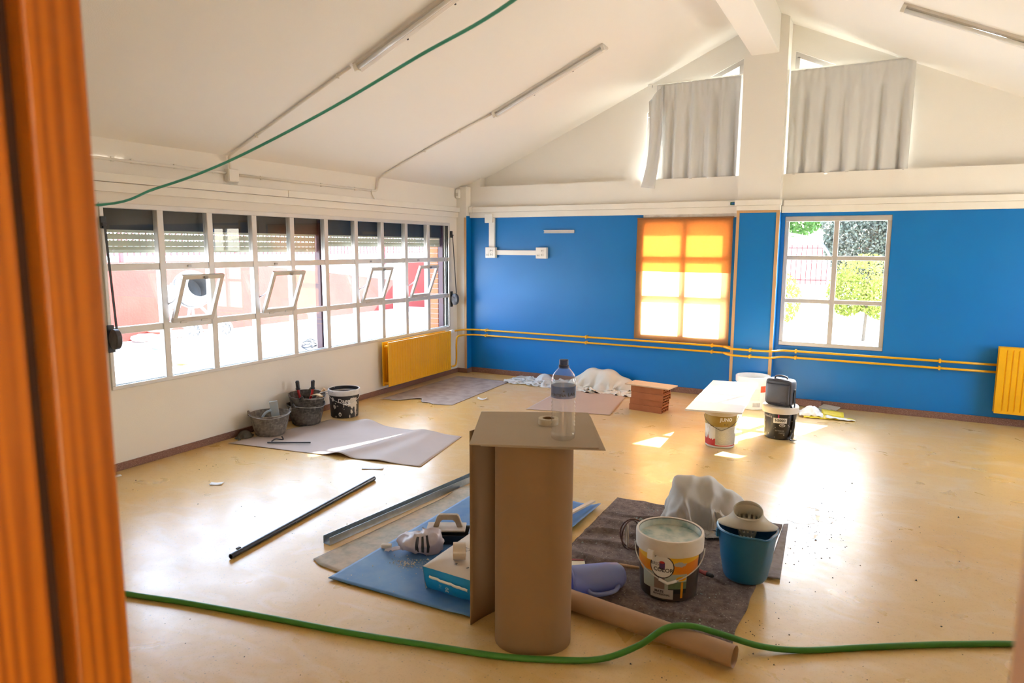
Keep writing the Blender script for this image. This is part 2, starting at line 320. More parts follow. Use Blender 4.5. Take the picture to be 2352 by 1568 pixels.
# pillars
struct(box('wall_pillar', 3.52, -.14, 0, 3.943, .13, 4.03, WALL), 'cream pillar below the ridge beam')
struct(box('wall_pillar_panel', 3.545, -.144, 0.0, 3.918, -.1405, 2.02, BLUE), 'blue painted lower face of the pillar between wooden edge strips')
struct(box('wall_pillar_side', 3.9435, -.138, 0.0, 3.947, -.0005, 2.02, BLUE), 'blue return of the pillar')
struct(box('wall_corner_pillar', 0.0, -.115, 0, .145, 0, 2.42, WALL), 'cream corner pillar')
struct(box('wall_corner_pillar_side', .1455, -.112, 0.0, .149, -.0005, 2.05, BLUE), 'blue return of the corner pillar')
for nm, q, lb in (('trim_1', (3.517, -.153, .0, 3.548, -.1405, 2.045), 'pale wooden edge strip on the left of the blue pillar face'),
              ('trim_2', (3.914, -.153, .0, 3.948, -.1405, 2.045), 'pale wooden edge strip on the right of the blue pillar face'),
              ('trim_3', (3.548, -.151, 2.02, 3.914, -.1405, 2.045), 'pale wooden strip across the top of the blue pillar face'),
              ('trim_4', (.118, -.127, .06, .1505, -.1155, 2.03), 'pale wooden edge strip on the corner pillar')):
    struct(box(nm, *q, TRIMW, bevel=.003), lb)
struct(box('trim_5', 2.46, -.008, 1.985, 3.52, 0.0, 2.035, mat('rough_plaster', (.70, .66, .60), .9, .2, var=(12, .6, (.5, .45, .38)), bump=(40, .5, .01)), None), 'strip of bare plaster above the curtained window')
# baseboards
for nm, q in (('baseboard_left', (0, NY, 0, .013, -.115, .058)), ('baseboard_back', (.149, -.013, 0, 3.52, 0, .066)), ('baseboard_back', (3.947, -.013, 0, RX, 0, .066)),
              ('baseboard_corner', (0, -.128, 0, .158, -.1155, .06)), ('baseboard_corner', (.1495, -.1155, 0, .160, -.013, .06)), ('baseboard_pillar', (3.505, -.158, 0, 3.96, -.154, .06))):
    struct(box(nm, *q, BASEB, bevel=.002), 'brown terrazzo baseboard')

# ------------------------------------------------------------------ doorway
d1 = struct(thing('door_1', None, None), 'orange varnished door frame out of focus in the foreground')
box('door_stop', DX0 - .03, NY - .056, 0, DX0 + .016, NY + .004, 2.06, WOODJ, d1, .004)
box('jamb_gap', DX0 - .03, NY - .070, 0, DX0 - .012, NY - .056, 2.06, mat('dark_gap', (.025, .006, .002), .6), d1)
box('jamb', DX0 - .03, NY - .16, 0, DX0 + .004, NY - .070, 2.06, WOODJ, d1, .006)
box('jamb', DX1, NY - .14, 0, DX1 + .03, NY + .004, 2.06, mat('pale_jamb', (.55, .36, .25), .5), d1, .003)
box('door_head', DX0 - .03, NY - .14, 2.05, DX1 + .03, NY + .004, 2.09, WOODJ, d1)

# ------------------------------------------------------------------ long window grid
MULL = [-4.35, -3.905, -3.445, -3.0, -2.545, -2.095, -1.66, -1.22, -.77]; RAIL = [1.495, 1.035]
win = struct(thing('window_1', None, None), 'long window grid of thirty panes with four small open sashes')
FR = mat('window_frame_paint', (0.66, 0.64, 0.61), 0.4, 0.5, metal=0.15, var=(7, .35, (.55, .52, .47)))
box('frame_rail', -.045, WY0 - .028, WZ1 - .012, .014, WY1 + .028, WZ1 + .025, FR, win, .004)
box('frame_rail', -.045, WY0 - .028, WZ0 - .03, .014, WY1 + .028, WZ0 - .0, FR, win, .004)
for y in (WY0, WY1): box('frame_stile', -.045, min(y, y + .028 * (1 if y > -1 else -1)), WZ0, .014, max(y, y + .028 * (1 if y > -1 else -1)), WZ1, FR, win, .004)
for y in MULL: box('mullion', -.045, y - .027, WZ0 - .02, .010, y + .027, WZ1 + .01, FR, win, .005)
edges = [WY0] + MULL + [WY1]; OPEN = (1, 3, 6, 8)
rowz = [(WZ0, RAIL[1]), (RAIL[1], RAIL[0]), (RAIL[0], WZ1)]
for c in range(10):
    y0 = edges[c] + (.027 if c else 0); y1 = edges[c + 1] - (.027 if c < 9 else 0)
    for z in RAIL: box('transom', -.042, y0, z - .026, .004, y1, z + .026, FR, win, .004)
    for r in range(3):
        z0 = rowz[r][0] + (.026 if r else 0); z1 = rowz[r][1] - (.026 if r < 2 else 0)
        if r == 1 and c in OPEN:
            # inward tilting hopper sash
            h = z1 - z0; sash = bpy.data.objects.new('sash', None); C.objects.link(sash); sash.parent = win
            sash.location = (.012, 0, z0 + .004); sash.rotation_euler = (0, math.radians(23 - (c > 5) * 1.5), 0)
            q = .040
            for a in ((0, y0 + .004, 0, .028, y1 - .004, q), (0, y0 + .004, h - q, .028, y1 - .004, h - .006), (0, y0 + .004, q, .028, y0 + q, h - q), (0, y1 - q, q, .028, y1 - .004, h - q)):
                box('sash_rail', *a, FR, sash, .003)
            box('pane', .010, y0 + q, q, .016, y1 - q, h - q, GLASS, sash)
            ym = (y0 + y1) / 2 + .01
            box('latch', .028, ym - .018, h - q + .004, .042, ym + .018, h - .012, WIRE, sash, .004)
            for yy in (y0 + .10, y1 - .10): box('hinge', .026, yy - .03, -.006, .036, yy + .03, .014, FR, sash, .003)
            tl = math.radians(23)
            st = B().tube([(.005, y0 - .004, z0 + .14), (.05, y0 + .006, z0 + .16), (.012 + math.sin(tl) * .21, y0 + .008, z0 + .21 * math.cos(tl))], .0055, 6).build('stay', WIRE, win)
            box('keeper', .004, ym - .016, RAIL[0] - .010, .014, ym + .016, RAIL[0] + .008, WIRE, win, .003)
        else:
            box('pane', -.024, y0, z0, -.019, y1, z1, GLASS, win)
# roller shutters half lowered outside the glass
box('shutter_shade_panel', -.135, WY0 - .02, 1.768, -.088, -.345, 2.02, mat('shutter_shade_dark', (.035, .028, .024), .6), ol)  # dark panel added before the upper slats, shade put into its colour
SHUT = mat('shutter_slat', (.62, .62, .50), .5, .4, trans=.12)
MAROON = mat('maroon_steel', (.055, .012, .018), .45, .5)
def slat(parent, y0, y1, z, slots, h=.049):
    if slots:
        n = int((y1 - y0) / .028); pl = [(y0, z), (y1, z)]; st = (y1 - y0) / n
        for i in range(n, 0, -1):
            a = y0 + i * st; pl += [(a, z + h), (a - st * .3, z + h), (a - st * .3, z + h - .008), (a - st, z + h - .008)]
        bm_ = B(); n2 = len(pl)
        return bm_.prism(pl, lambda p, k: ((-.116, -.106)[k], p[0], p[1])).build('slat', SHUT, parent)
    return B().prism([(-.118, z), (-.106, z), (-.100, z + h * .5), (-.106, z + h), (-.118, z + h)], lambda p, k: (p[0], (y0, y1)[k], p[1])).build('slat', SHUT, parent)
for y0, y1, zb, lb in ((-4.79, -2.585, 1.597, 'cream roller shutter half lowered behind the five panes nearest the doorway'), (-2.475, -.36, 1.652, 'cream roller shutter half lowered behind the five panes nearest the blue wall')):
    sh = thing('roller_shutter', lb, 'shutter', (0, 0, 0), 0, 'roller shutters of the long window')
    k = 0; z = zb
    while z < 2.0:
        slat(sh, y0, y1, z, k in (1, 2)); z += .05; k += 1
    for yy in (y0 + .12, y1 - .12): B().lathe([(.010, 0), (.010, .006), (.006, .010)], 10, fn=lambda p, a: (-.100 + p[2], yy + p[0], zb + .022 + p[1])).build('stop_screw', WHT, sh)
for y0, y1, lb in ((-2.585, -2.475, 'dark maroon guide post between the two roller shutters'), (-.365, -.335, 'dark maroon shutter guide beside the brick reveal')):
    tag(box('shutter_guide', -.135, y0 + .012, .60, -.062, y1 - .002, 2.0, MAROON, None, .004), lb, 'guide post')
# shutter strap winders
def winder(y, side, lb):
    t = thing('strap_winder', lb, 'strap winder', (0, y, 0), 0, 'shutter strap winders')
    B().lathe([(.001, -.024), (.070, -.024), (.082, -.016), (.082, .016), (.070, .024), (.001, .024)], 20, sx=.62, sy=.9, cap0=False, cap1=False, fn=lambda p, a: (.016 + .055 + p[0], p[2] * 1.0, .985 + p[1])).build('winder_case', DKG, t, auto=40)
    box('back_plate', .014, -.026, .885, .022, .026, 1.085, BLK, t, .003)
    box('strap_guide', .014, -.020, 1.77, .030, .020, 1.855, BLK, t, .004)
    B().lathe([(.012, -.016), (.012, .016)], 10, fn=lambda p, a: (.034 + p[0], p[2], 1.80 + p[1])).build('guide_roller', DKG, t)
    B().grid(lambda u, v: (.040 + .05 * (1 - v) + .0, -.009 + .018 * u, 1.06 + .74 * v), 1, 6).build('strap', BLK, t, solid=.002)
winder(-4.805, 1, 'dark grey shutter strap winder at the doorway end of the window')
winder(-.275, 1, 'dark grey shutter strap winder at the corner end of the window')
# ------------------------------------------------------------------ back windows
def back_window(name, x0, x1, lb):
    w = struct(thing(name, None, None), lb)
    yf0, yf1 = .012, .062; xm = (x0 + x1) / 2
    box('frame_rail', x0, yf0, BZ1 - .055, x1, yf1, BZ1, ALU, w, .004); box('frame_rail', x0, yf0, BZ0, x1, yf1, BZ0 + .045, ALU, w, .004)
    box('frame_stile', x0, yf0, BZ0 + .045, x0 + .042, yf1, BZ1 - .055, ALU, w, .004); box('frame_stile', x1 - .042, yf0, BZ0 + .045, x1, yf1, BZ1 - .055, ALU, w, .004)
    box('mullion', xm - .024, yf0, BZ0 + .045, xm + .024, yf1, BZ1 - .055, ALU, w, .004)
    zs = [BZ0 + .045, 1.105, 1.555, BZ1 - .055]
    for a, b in ((x0 + .042, xm - .024), (xm + .024, x1 - .042)):
        for z in zs[1:3]: box('transom', a, yf0 + .004, z - .022, b, yf1 - .004, z + .022, ALU, w, .004)
        for i in range(3): box('pane', a, .034, zs[i] + (.022 if i else 0), b, .040, zs[i + 1] - (.022 if i < 2 else 0), GLASS, w)
back_window('window_2', W1[0], W1[1], 'six pane metal window behind the orange curtain')
back_window('window_3', W2[0], W2[1], 'six pane metal window looking onto the garden')
def gable_window(name, pts, lb):
    w = struct(thing(name, None, None), lb); (xa, za), (xb, zb) = pts; b0 = 2.42
    def bar(p, q, t):   # p->q along, thickness t toward the inside
        B().prism([p, q, (q[0] + t[0], q[1] + t[1]), (p[0] + t[0], p[1] + t[1])], lambda c, k: (c[0], (.135, .175)[k], c[1])).build('frame_rail', ALU, w, bevel=.003)
    bar((xa, za), (xb, zb), (0, -.055)); bar((xa, b0), (xb, b0), (0, .05)); bar((xa, b0 + .05), (xa, za - .055), (.045, 0)); bar((xb, b0 + .05), (xb, zb - .055), (-.045, 0))
    B().prism([(xa + .045, b0 + .05), (xb - .045, b0 + .05), (xb - .045, zb - .06), (xa + .045, za - .06)], lambda c, k: (c[0], (.152, .158)[k], c[1])).build('pane', GLASS, w)
    zt = min(za, zb) - .16; xs0, xs1 = xa + .045, xb - .045
    bar((xs0, zt), (xs1, zt), (0, .04))
gable_window('window_4', GA, 'slant topped gable window left of the pillar'); gable_window('window_5', GB, 'slant topped gable window right of the pillar')

# ================================================================== OUTSIDE
CONC = mat('dusty_concrete', (.50, .48, .46), .9, .2, var=[(.8, .6, (.40, .38, .36)), (6, .5, (.58, .57, .55))])
struct(box('yard_ground', -14, -14, -.35, -.27, 24, -.05, CONC), 'dusty sunlit concrete yard outside the long window')
GRD = mat('garden_soil', (.58, .54, .45), .95, .1, var=[(.6, .5, (.44, .44, .26)), (5, .4, (.64, .60, .52))])
def bank(u, v):
    x = -.27 + 30 * u; y = -14 + 38 * v; v = max(0, (y - .27) / 22); z = -.05 + (max(0, v - .25) ** 1.3) * 3.2 + .08 * nz(x * .6, y * .6); return (x, y, z if y > 1.5 else -.08)
struct(B().grid(bank, 60, 70).build('garden_ground', GRD, None, smooth=True), 'pale garden ground rising behind the back windows')
REDW = mat('red_rendered_wall', (.185, .030, .024), .85, .2, var=[(1.2, .5, (.23, .045, .036)), (8, .35, (.155, .024, .019))], bump=(30, .2, .01))
struct(B().prism([(-9, -.1), (7.6, -.1), (7.6, .75), (4.2, 1.12), (1.6, 1.36), (-9, 1.36)], lambda p, k: ((-7.15, -6.95)[k], p[0], p[1])).build('yard_wall', REDW), 'red rendered yard wall')
struct(B().prism([(-7.1, -.1), (-3.2, -.1), (-3.2, .45), (-4.6, .62), (-6.0, 1.25), (-7.1, 1.25)], lambda p, k: (p[0], (8.4, 8.6)[k], p[1])).build('yard_wall', REDW), 'red stepped wall closing the far end of the yard')
REDM = mat('red_fence_paint', (.12, .016, .022), .5, .4)
def fence(name, lb, n, fn, z0, z1, pw=.012):
    t = thing(name, lb, 'fence')
    src = B().box(-pw, -pw, z0, pw, pw, z1).build('picket', REDM, t); pl = B().box(-.03, -.03, z0 - .25, .03, .03, z1 + .05)
    for i in range(n):
        p = fn(i)
        if i % 20 == 0:
            o = B().box(-.03, -.03, z0 - .3, .03, .03, z1 + .05).build('post', REDM, t); o.location = (*p, 0); continue
        o = src if i == 1 else src.copy()
        if i > 1: C.objects.link(o); o.parent = t
        o.location = (*p, 0)
    a, b = Vector((*fn(0), 0)), Vector((*fn(n - 1), 0))
    for z in (z0 + .08, z1 - .08): B().tube([a + Vector((0, 0, z)), b + Vector((0, 0, z))], .016, 4).build('fence_rail', REDM, t)
fence('yard_fence', 'dark red picket fence along the top of the yard wall', 110, lambda i: (-7.05, -2.6 + i * .125), 1.47, 2.35)
# concrete mixer
MIXW = mat('mixer_grey_white', (.24, .25, .27), .6, .4, var=[(7, .6, (.17, .17, .18)), (30, .4, (.28, .28, .28))])
mx_ = thing('concrete_mixer', 'grey and white concrete mixer standing by the red yard wall', 'concrete mixer', (-6.0, .5, -.05), 0)
ax = Vector((.98, -.30, .24)).normalized(); q = ax.to_track_quat('Z', 'X').to_matrix()
def mixpt(p, a, c=Vector((0, .0, .93))): return c + q @ Vector(p)
B().lathe([(.02, -.42), (.14, -.40), (.24, -.30), (.315, -.12), (.325, .02), (.30, .16), (.225, .34), (.205, .36), (.19, .34), (.27, .15), (.29, 0), (.25, -.25), (.02, -.34)], 28, cap0=False, cap1=False, fn=mixpt).build('drum', MIXW, mx_, auto=50)
B().lathe([(.333, -.02), (.345, -.02), (.345, .03), (.333, .03)], 28, cap0=False, cap1=False, fn=mixpt).build('drum_ring', MIXW, mx_, smooth=True)
B().tube([(-.05, -.35, 1.05), (-.05, -.45, .8), (0, -.42, .4), (0, .0, .18)], .035, 8).build('frame', MIXW, mx_)
box('motor_housing', -.22, -.50, .62, .12, -.32, 1.02, MIXW, mx_, .03)
def wheel(loc, r):
    g = B(); g.lathe([(r * .70, -.03), (r, -.03), (r, .03), (r * .70, .03)], 24, cap0=False, cap1=False, fn=lambda p, a: (loc[0] + p[2], loc[1] + p[0], loc[2] + p[1]))
    wv = g.build('wheel', mat('rubber_grey', (.25, .25, .25), .7), mx_, smooth=True)
    h = B(); h.lathe([(.001, -.02), (r * .72, -.012), (r * .72, .012), (.001, .02)], 24, cap0=False, cap1=False, fn=lambda p, a: (loc[0] + p[2], loc[1] + p[0], loc[2] + p[1])); h.build('hub', MIXW, wv)
    for k in range(6):
        a = k * PI / 3 + .2; c, s_ = math.cos(a), math.sin(a); c2, s2 = math.cos(a + .42), math.sin(a + .42)
        B().add([(loc[0] + .032, loc[1] + r * .25 * c, loc[2] + r * .25 * s_), (loc[0] + .032, loc[1] + r * .68 * c, loc[2] + r * .68 * s_), (loc[0] + .032, loc[1] + r * .68 * c2, loc[2] + r * .68 * s2)], [(0, 1, 2)]).build('wheel_slot', BLK, wv, solid=.003)
wheel((.0, -.03, .18), .18); wheel((.06, .62, .155), .155)
B().tube([(0, -.03, .18), (.06, .62, .155)], .018, 6).build('axle', MIXW, mx_)
for p, qq in (((0, .0, .18), (-.02, .0, .7)), ((.05, .6, .155), (-.05, .1, .7)), ((-.4, .1, .0), (-.05, .0, .75))): B().tube([p, qq], .025, 6).build('stand_leg', MIXW, mx_)
# cement bags, tub, bucket, blocks, coil, planks
BAGP = mat('cement_bag_paper', (.62, .55, .50), .8, .2, var=[(6, .8, (.50, .12, .10)), (20, .3, (.70, .68, .64))])
for i, (x, y, z, r) in enumerate(((-6.72, .02, -.05, .1), (-6.72, .62, -.05, -.1), (-6.72, .32, .092, .1))):
    def bagf(p, a): return p
    o = B().lathe([(.02, 0), (.75, .01), (.95, .05), (.9, .10), (.5, .13), (.02, .135)], 20, sx=.20, sy=.27, cap0=False, cap1=False, fn=lambda p, a: (p[0] + .02 * nz(p[0] * 9, p[1] * 9, i), p[1], p[2] + .02 * nz(p[0] * 7, p[1] * 7, i + 3) * (p[2] > .02))).build('cement_bag', BAGP, None, smooth=True)
    o.location = (x, y, z); o.rotation_euler.z = r
    tag(o, ('red and white cement bag at the foot of the wall, farthest from the mixer', 'red and white cement bag at the foot of the wall, next to the mixer', 'crumpled red and white cement bag on top of the other two')[i], 'bag', 'cement bags in the yard')
tub = B().lathe([(.16, 0), (.22, .20), (.235, .20), (.235, .215), (.21, .21), (.15, .02), (.001, .02)], 20, cap1=False).build('rubble_tub', MIXW, None, auto=40); tub.location = (-5.6, -.42, -.05); tag(tub, 'grey rubble tub on the ground below the red wall', 'tub')
tub2 = B().lathe([(.14, 0), (.19, .26), (.20, .26), (.20, .28), (.18, .27), (.13, .02), (.001, .02)], 20, cap1=False).build('paint_bucket', WHT, None, auto=40); tub2.location = (-5.85, 3.45, -.05); tag(tub2, 'white paint bucket standing far out in the yard', 'bucket')
st = thing('block_stack', 'stack of pale paving blocks in the yard below the window', 'blocks', (-3.62, -.36, -.05))
for k in range(4): box('block', -.10, -.10 + .01 * (k % 2), k * .072, .10, .10 + .01 * (k % 2), k * .072 + .066, CONC, st, .006, Matrix.Rotation(.1 * (k % 2), 4, 'Z'))
cl = thing('cable_coil', 'coil of black cable lying on the yard ground', 'cable', (-3.5, .78, -.05))
for k in range(4): B().tube([(.13 * math.cos(t) * (1 - .1 * k), .13 * math.sin(t), .02 + .035 * k + .02 * math.sin(t * 2 + k)) for t in [2 * PI * i / 20 for i in range(20)]], .010, 6, closed=True).build('loop', BLK, cl)
for i, (x0, y0, x1, y1) in enumerate(((-4.2, -1.9, -3.7, -.9), (-4.5, -1.7, -3.2, -1.0))):
    v = Vector((x1 - x0, y1 - y0, 0)); o = box('yard_plank', 0, -.04, 0, v.length, .04, .03, TRIMW, None, .004); o.location = (x0, y0, -.05 + .03 * i); o.rotation_euler.z = math.atan2(v.y, v.x)
    tag(o, ('grey plank lying in the yard below the window, undermost of two', 'grey plank lying in the yard below the window, crossing on top of the other')[i], 'plank', 'planks in the yard')
# trees and shrubs of the garden
def leaves(parent, m, blobs, n, size, name='foliage'):
    vs = []; fs = []; rnd = random.Random(len(blobs) * 31 + n)
    for k in range(n):
        cx, cy, cz, rx, ry, rz = blobs[k % len(blobs)]
        while True:
            d = Vector((rnd.uniform(-1, 1), rnd.uniform(-1, 1), rnd.uniform(-1, 1)))
            if .2 < d.length < 1: break
        d = d.normalized() * (d.length ** .45)
        c = Vector((cx + d.x * rx, cy + d.y * ry, cz + d.z * rz)); a = Vector((rnd.gauss(0, 1), rnd.gauss(0, 1), rnd.gauss(0, 1))).normalized() * size * rnd.uniform(.5, 1.2)
        b_ = a.cross(Vector((rnd.gauss(0, 1), rnd.gauss(0, 1), rnd.gauss(0, 1)))).normalized() * size * .5
        o = len(vs); vs += [c - a, c + b_, c + a, c - b_]; fs.append((o, o + 1, o + 2, o + 3))
    o = B().add(vs, fs).build(name, m, parent); o['kind'] = 'stuff'; return o
LEAFD = mat('cypress_leaf', (.10, .115, .09), .8, .2, trans=.15, var=(3, .6, (.16, .15, .125)))
LEAFY = mat('yellow_green_leaf', (.24, .29, .05), .7, .3, trans=.35, var=(4, .5, (.34, .30, .08)))
LEAFG = mat('green_leaf', (.07, .17, .045), .7, .3, trans=.3, var=(4, .5, (.12, .20, .06)))
BARK = mat('bark', (.13, .10, .075), .9, .1, bump=(20, .4, .02))
def tree(name, lb, loc, blobs, n, size, m, trunk_h, r):
    t = thing(name, lb, 'tree' if 'tree' in name or 'cypress' in name else 'shrub', loc)
    B().tube([(0, 0, -.3), (.03, .02, trunk_h * .5), (0, 0, trunk_h)], [r, r * .8, r * .5], 8).build('trunk', BARK, t); leaves(t, m, blobs, n, size)
tree('cypress', 'dense grey green cypress behind the garden window', (4.75, 9.0, .6), [(-.1, 0, 1.7, .95, .8, 1.2), (-.15, 0, 1.1, .8, .7, .8), (.3, 0, 3.2, .9, .8, 1.5), (.9, .3, 1.2, .8, .8, 1.2)], 26000, .048, LEAFD, 3.5, .12)
tree('garden_shrub', 'pale yellow green shrub in front of the cypress', (4.72, 6.2, .02), [(0, 0, 1.0, .62, .5, .55), (.3, .1, .75, .4, .4, .4), (-.3, .1, .8, .35, .35, .4)], 6500, .036, LEAFY, 1.0, .03)
tree('garden_shrub', 'pale yellow green shrub at the left of the garden window', (3.3, 5.4, .0), [(0, 0, .75, .42, .4, .5), (-.2, .2, 1.2, .3, .3, .5)], 3600, .036, LEAFY, .9, .03)
tree('broadleaf_tree', 'leafy green tree behind the arched frame', (1.9, 13.5, 1.0), [(0, 0, 2.2, 1.4, 1.0, 1.0), (.9, 0, 1.7, .8, .8, .7), (-1.2, .2, 2.0, 1.0, .8, .9)], 9000, .07, LEAFG, 2.2, .12)
tree('broadleaf_tree', 'leafy green tree at the right edge of the garden', (7.7, 10.5, .8), [(0, 0, 1.5, 1.3, 1.0, 1.3), (-.6, 0, 1.0, .7, .8, .9)], 4000, .09, LEAFG, 2.0, .10)
tree('broadleaf_tree', 'leafy green tree hidden mostly by the orange curtain', (1.2, 11.5, .8), [(0, 0, 2.0, 1.3, 1.0, 1.1)], 2500, .09, LEAFG, 2.0, .10)
PALE = mat('pale_painted_tube', (.22, .25, .30), .4, .5)
ar = thing('arched_frame', 'pale tubular arched climbing frame in the garden', 'climbing frame', (2.72, 8.2, .3))
for k, y in enumerate((0, .7, 1.4)): B().tube([(-1.25 * math.cos(t), y, 1.15 + .55 * math.sin(t)) for t in [PI * i / 18 for i in range(19)]], .028, 6).build('arch', PALE, ar)
for z in (1.15,): 
    for y in (0, 1.4): B().tube([(-1.25, y, z), (1.25, y, z)], .028, 6).build('rail', PALE, ar)
for x in (-1.25, 1.25):
    for y in (0, 1.4): B().tube([(x, y, -.35), (x, y, 1.15)], .03, 6).build('post', PALE, ar)
for x in (-.6, 0, .6): B().tube([(x, 0, 1.15 + .55 * math.sqrt(1 - (x / 1.25) ** 2)), (x, 1.4, 1.15 + .55 * math.sqrt(1 - (x / 1.25) ** 2))], .022, 6).build('rung', PALE, ar)
gf = thing('garden_fence', 'dark red picket fence beyond the arched frame', 'fence', (0, 11.2, 0))
src = B().box(-.012, -.012, .75, .012, .012, 1.75).build('picket', REDM, gf)
for i in range(40):
    o = src if i == 0 else src.copy()
    if i: C.objects.link(o); o.parent = gf
    o.location.x = 1.6 + i * .12
for z in (.85, 1.65): box('fence_rail', 1.6, -.02, z, 6.3, .02, z + .035, REDM, gf)

# ================================================================== FIXTURES
# trunking
def trunk(lb, *pieces):
    t = thing('cable_trunking', lb, 'trunking', (0, 0, 0), 0, 'white cable trunking around the room')
    for nm, q in pieces: box(nm, *q, GREYP, t, .003)
trunk('two step white cable trunking along the window wall', ('upper_duct', (0, -3.07, 2.098, .055, -.118, 2.158)), ('lower_duct', (0, NY, 2.03, .032, -.118, 2.096)), ('upper_duct', (0, NY, 2.098, .055, -3.078, 2.158)))
trunk('two step white cable trunking on the back wall left of the pillar', ('upper_duct', (.20, -.055, 2.095, 3.518, -.001, 2.158)), ('lower_duct', (.15, -.034, 2.025, 3.518, -.001, 2.094)), ('joint_cover', (.15, -.062, 2.092, .20, -.001, 2.165)))
trunk('two step white cable trunking across the pillar', ('upper_duct', (3.50, -.195, 2.095, 3.965, -.142, 2.152)), ('lower_duct', (3.515, -.175, 2.046, 3.95, -.142, 2.094)))
trunk('two step white cable trunking on the back wall right of the pillar', ('upper_duct', (3.97, -.055, 2.09, RX, -.001, 2.150)), ('lower_duct', (3.95, -.034, 2.02, RX, -.001, 2.089)))
cs = thing('cable_stub', 'short green and blue cable end sticking out of the trunking beside the pillar', 'cable', (3.46, -.07, 2.125))
box('green_sheath', -.025, -.012, -.016, .03, .012, .016, mat('green_sheath', (.01, .12, .06), .5), cs, .003); box('blue_core', -.012, -.016, -.008, .028, -.0125, .008, mat('blue_core', (.02, .10, .35), .5), cs)
box('white_tip', -.045, -.010, -.014, -.026, .010, .014, WHT, cs, .003)
# wall sockets with their duct
SOCK = mat('socket_plastic', (.80, .78, .73), .4, .5)
sk_ = thing('socket_run', 'white double socket boxes joined by flat ducts on the blue wall', 'sockets', (0, 0, 0))
box('duct', .435, -.034, 1.65, .515, -.001, 2.02, SOCK, sk_, .003); box('duct', .535, -.030, 1.555, 1.115, -.001, 1.615, SOCK, sk_, .003)
box('duct_elbow', .385, -.055, 1.96, .50, -.0355, 2.07, SOCK, sk_, .003)
for x0 in (.395, 1.115):
    bx = box('socket_box', x0, -.058, 1.515, x0 + .145, -.001, 1.652, SOCK, sk_, .005)
    for dx, dz in ((.035, .040), (.092, .095), (.092, .045)):
        B().lathe([(.022, 0), (.022, .004), (.017, .004), (.015, -.004), (.001, -.004)], 16, cap0=False, cap1=False, fn=lambda p, a: (x0 + dx + p[0], -.0585 - p[2], 1.515 + dz + p[1])).build('outlet', SOCK, bx)
        for sg in (-1, 1): B().lathe([(.0042, 0), (.0042, .002)], 8, fn=lambda p, a: (x0 + dx + sg * .007 + p[0], -.0575 - p[2], 1.515 + dz + p[1])).build('pin_hole', BLK, bx)
vr = thing('metal_rail', 'short grey metal rail screwed to the blue wall', 'rail', (1.205, 0, 1.825))
box('back', 0, -.008, 0, .40, -.0005, .038, ALU, vr); box('lip', 0, -.022, .028, .40, -.008, .038, ALU, vr); box('lip', 0, -.022, 0, .40, -.008, .008, ALU, vr)
# alarm sensor
sn = thing('motion_sensor', 'small white motion sensor high in the corner', 'sensor', (.035, -.135, 2.33))
B().lathe([(.030, -.055), (.034, -.045), (.034, .045), (.028, .055)], 12, sx=1, sy=.8).build('case', WHT, sn, auto=40); B().tube([(-.02, .03, -.05), (-.03, .025, -.17)], .004, 6).build('cable', GREYP, sn)
box('lens', -.018, -.032, -.03, .018, -.026, .01, mat('lens_plastic', (.55, .53, .50), .3), sn, .003)
# conduits and junction box
CON = mat('conduit_plastic', (.74, .70, .62), .5, .4)
cj = thing('junction_box', 'cream junction box on the wall above the long window', 'junction box', (0, -3.675, 2.235))
box('case', 0, -.055, -.05, .05, .055, .055, GREYP, cj, .004); box('lid', .05, -.05, -.045, .056, .05, .05, GREYP, cj, .003)
def conduit(lb, pts, r=.011, clips=()):
    t = thing('conduit', lb, 'conduit', (0, 0, 0), 0, 'surface conduits above the window')
    B().tube(pts, r, 8).build('pipe', CON, t, smooth=True)
    for c in clips: box('clip', c[0] - .008, c[1] - .012, c[2] - .017, c[0] + .008, c[1] + .012, c[2] + .017, CON, t, .002)
conduit('cream conduit along the window wall from the doorway to the junction box', [(.018, NY, 2.262), (.018, -3.73, 2.255)], clips=[(.016, y, 2.26) for y in (-4.7, -4.55, -4.2, -3.85)])
conduit('cream conduit along the window wall from the junction box to the corner side', [(.018, -3.62, 2.248), (.018, -1.86, 2.248)], clips=[(.016, y, 2.248) for y in (-3.35, -2.6, -2.1)])
up = lambda x, dz=-.016: (x, zl(x) + dz)
conduit('cream conduit climbing the ceiling to the light nearest the doorway', smoothpath([(.03, -3.69, 2.29), (.03, -3.695, 2.36), (.06, -3.70, 2.405), (.3, -3.69, up(.3)[1]), (.8, -3.68, up(.8)[1]), (1.32, -3.665, up(1.32)[1])], 5), clips=[(.35, -3.69, up(.35)[1]), (1.2, -3.67, up(1.2)[1])])
conduit('cream conduit climbing the ceiling to the light nearest the blue wall', smoothpath([(.018, -1.86, 2.245), (.022, -1.76, 2.26), (.03, -1.735, 2.35), (.07, -1.73, 2.405), (.3, -1.71, up(.3)[1]), (.8, -1.66, up(.8)[1]), (1.34, -1.575, up(1.34)[1])], 5), clips=[(.6, -1.68, up(.6)[1]), (1.0, -1.63, up(1.0)[1])])
tag(B().tube(smoothpath([(.012, -1.84, 2.235), (.012, -1.82, 2.20), (.012, -1.78, 2.155)], 4), .005, 6).build('loose_wire', CON, None), 'thin loose wire dropping from the conduit to the trunking', 'wire')
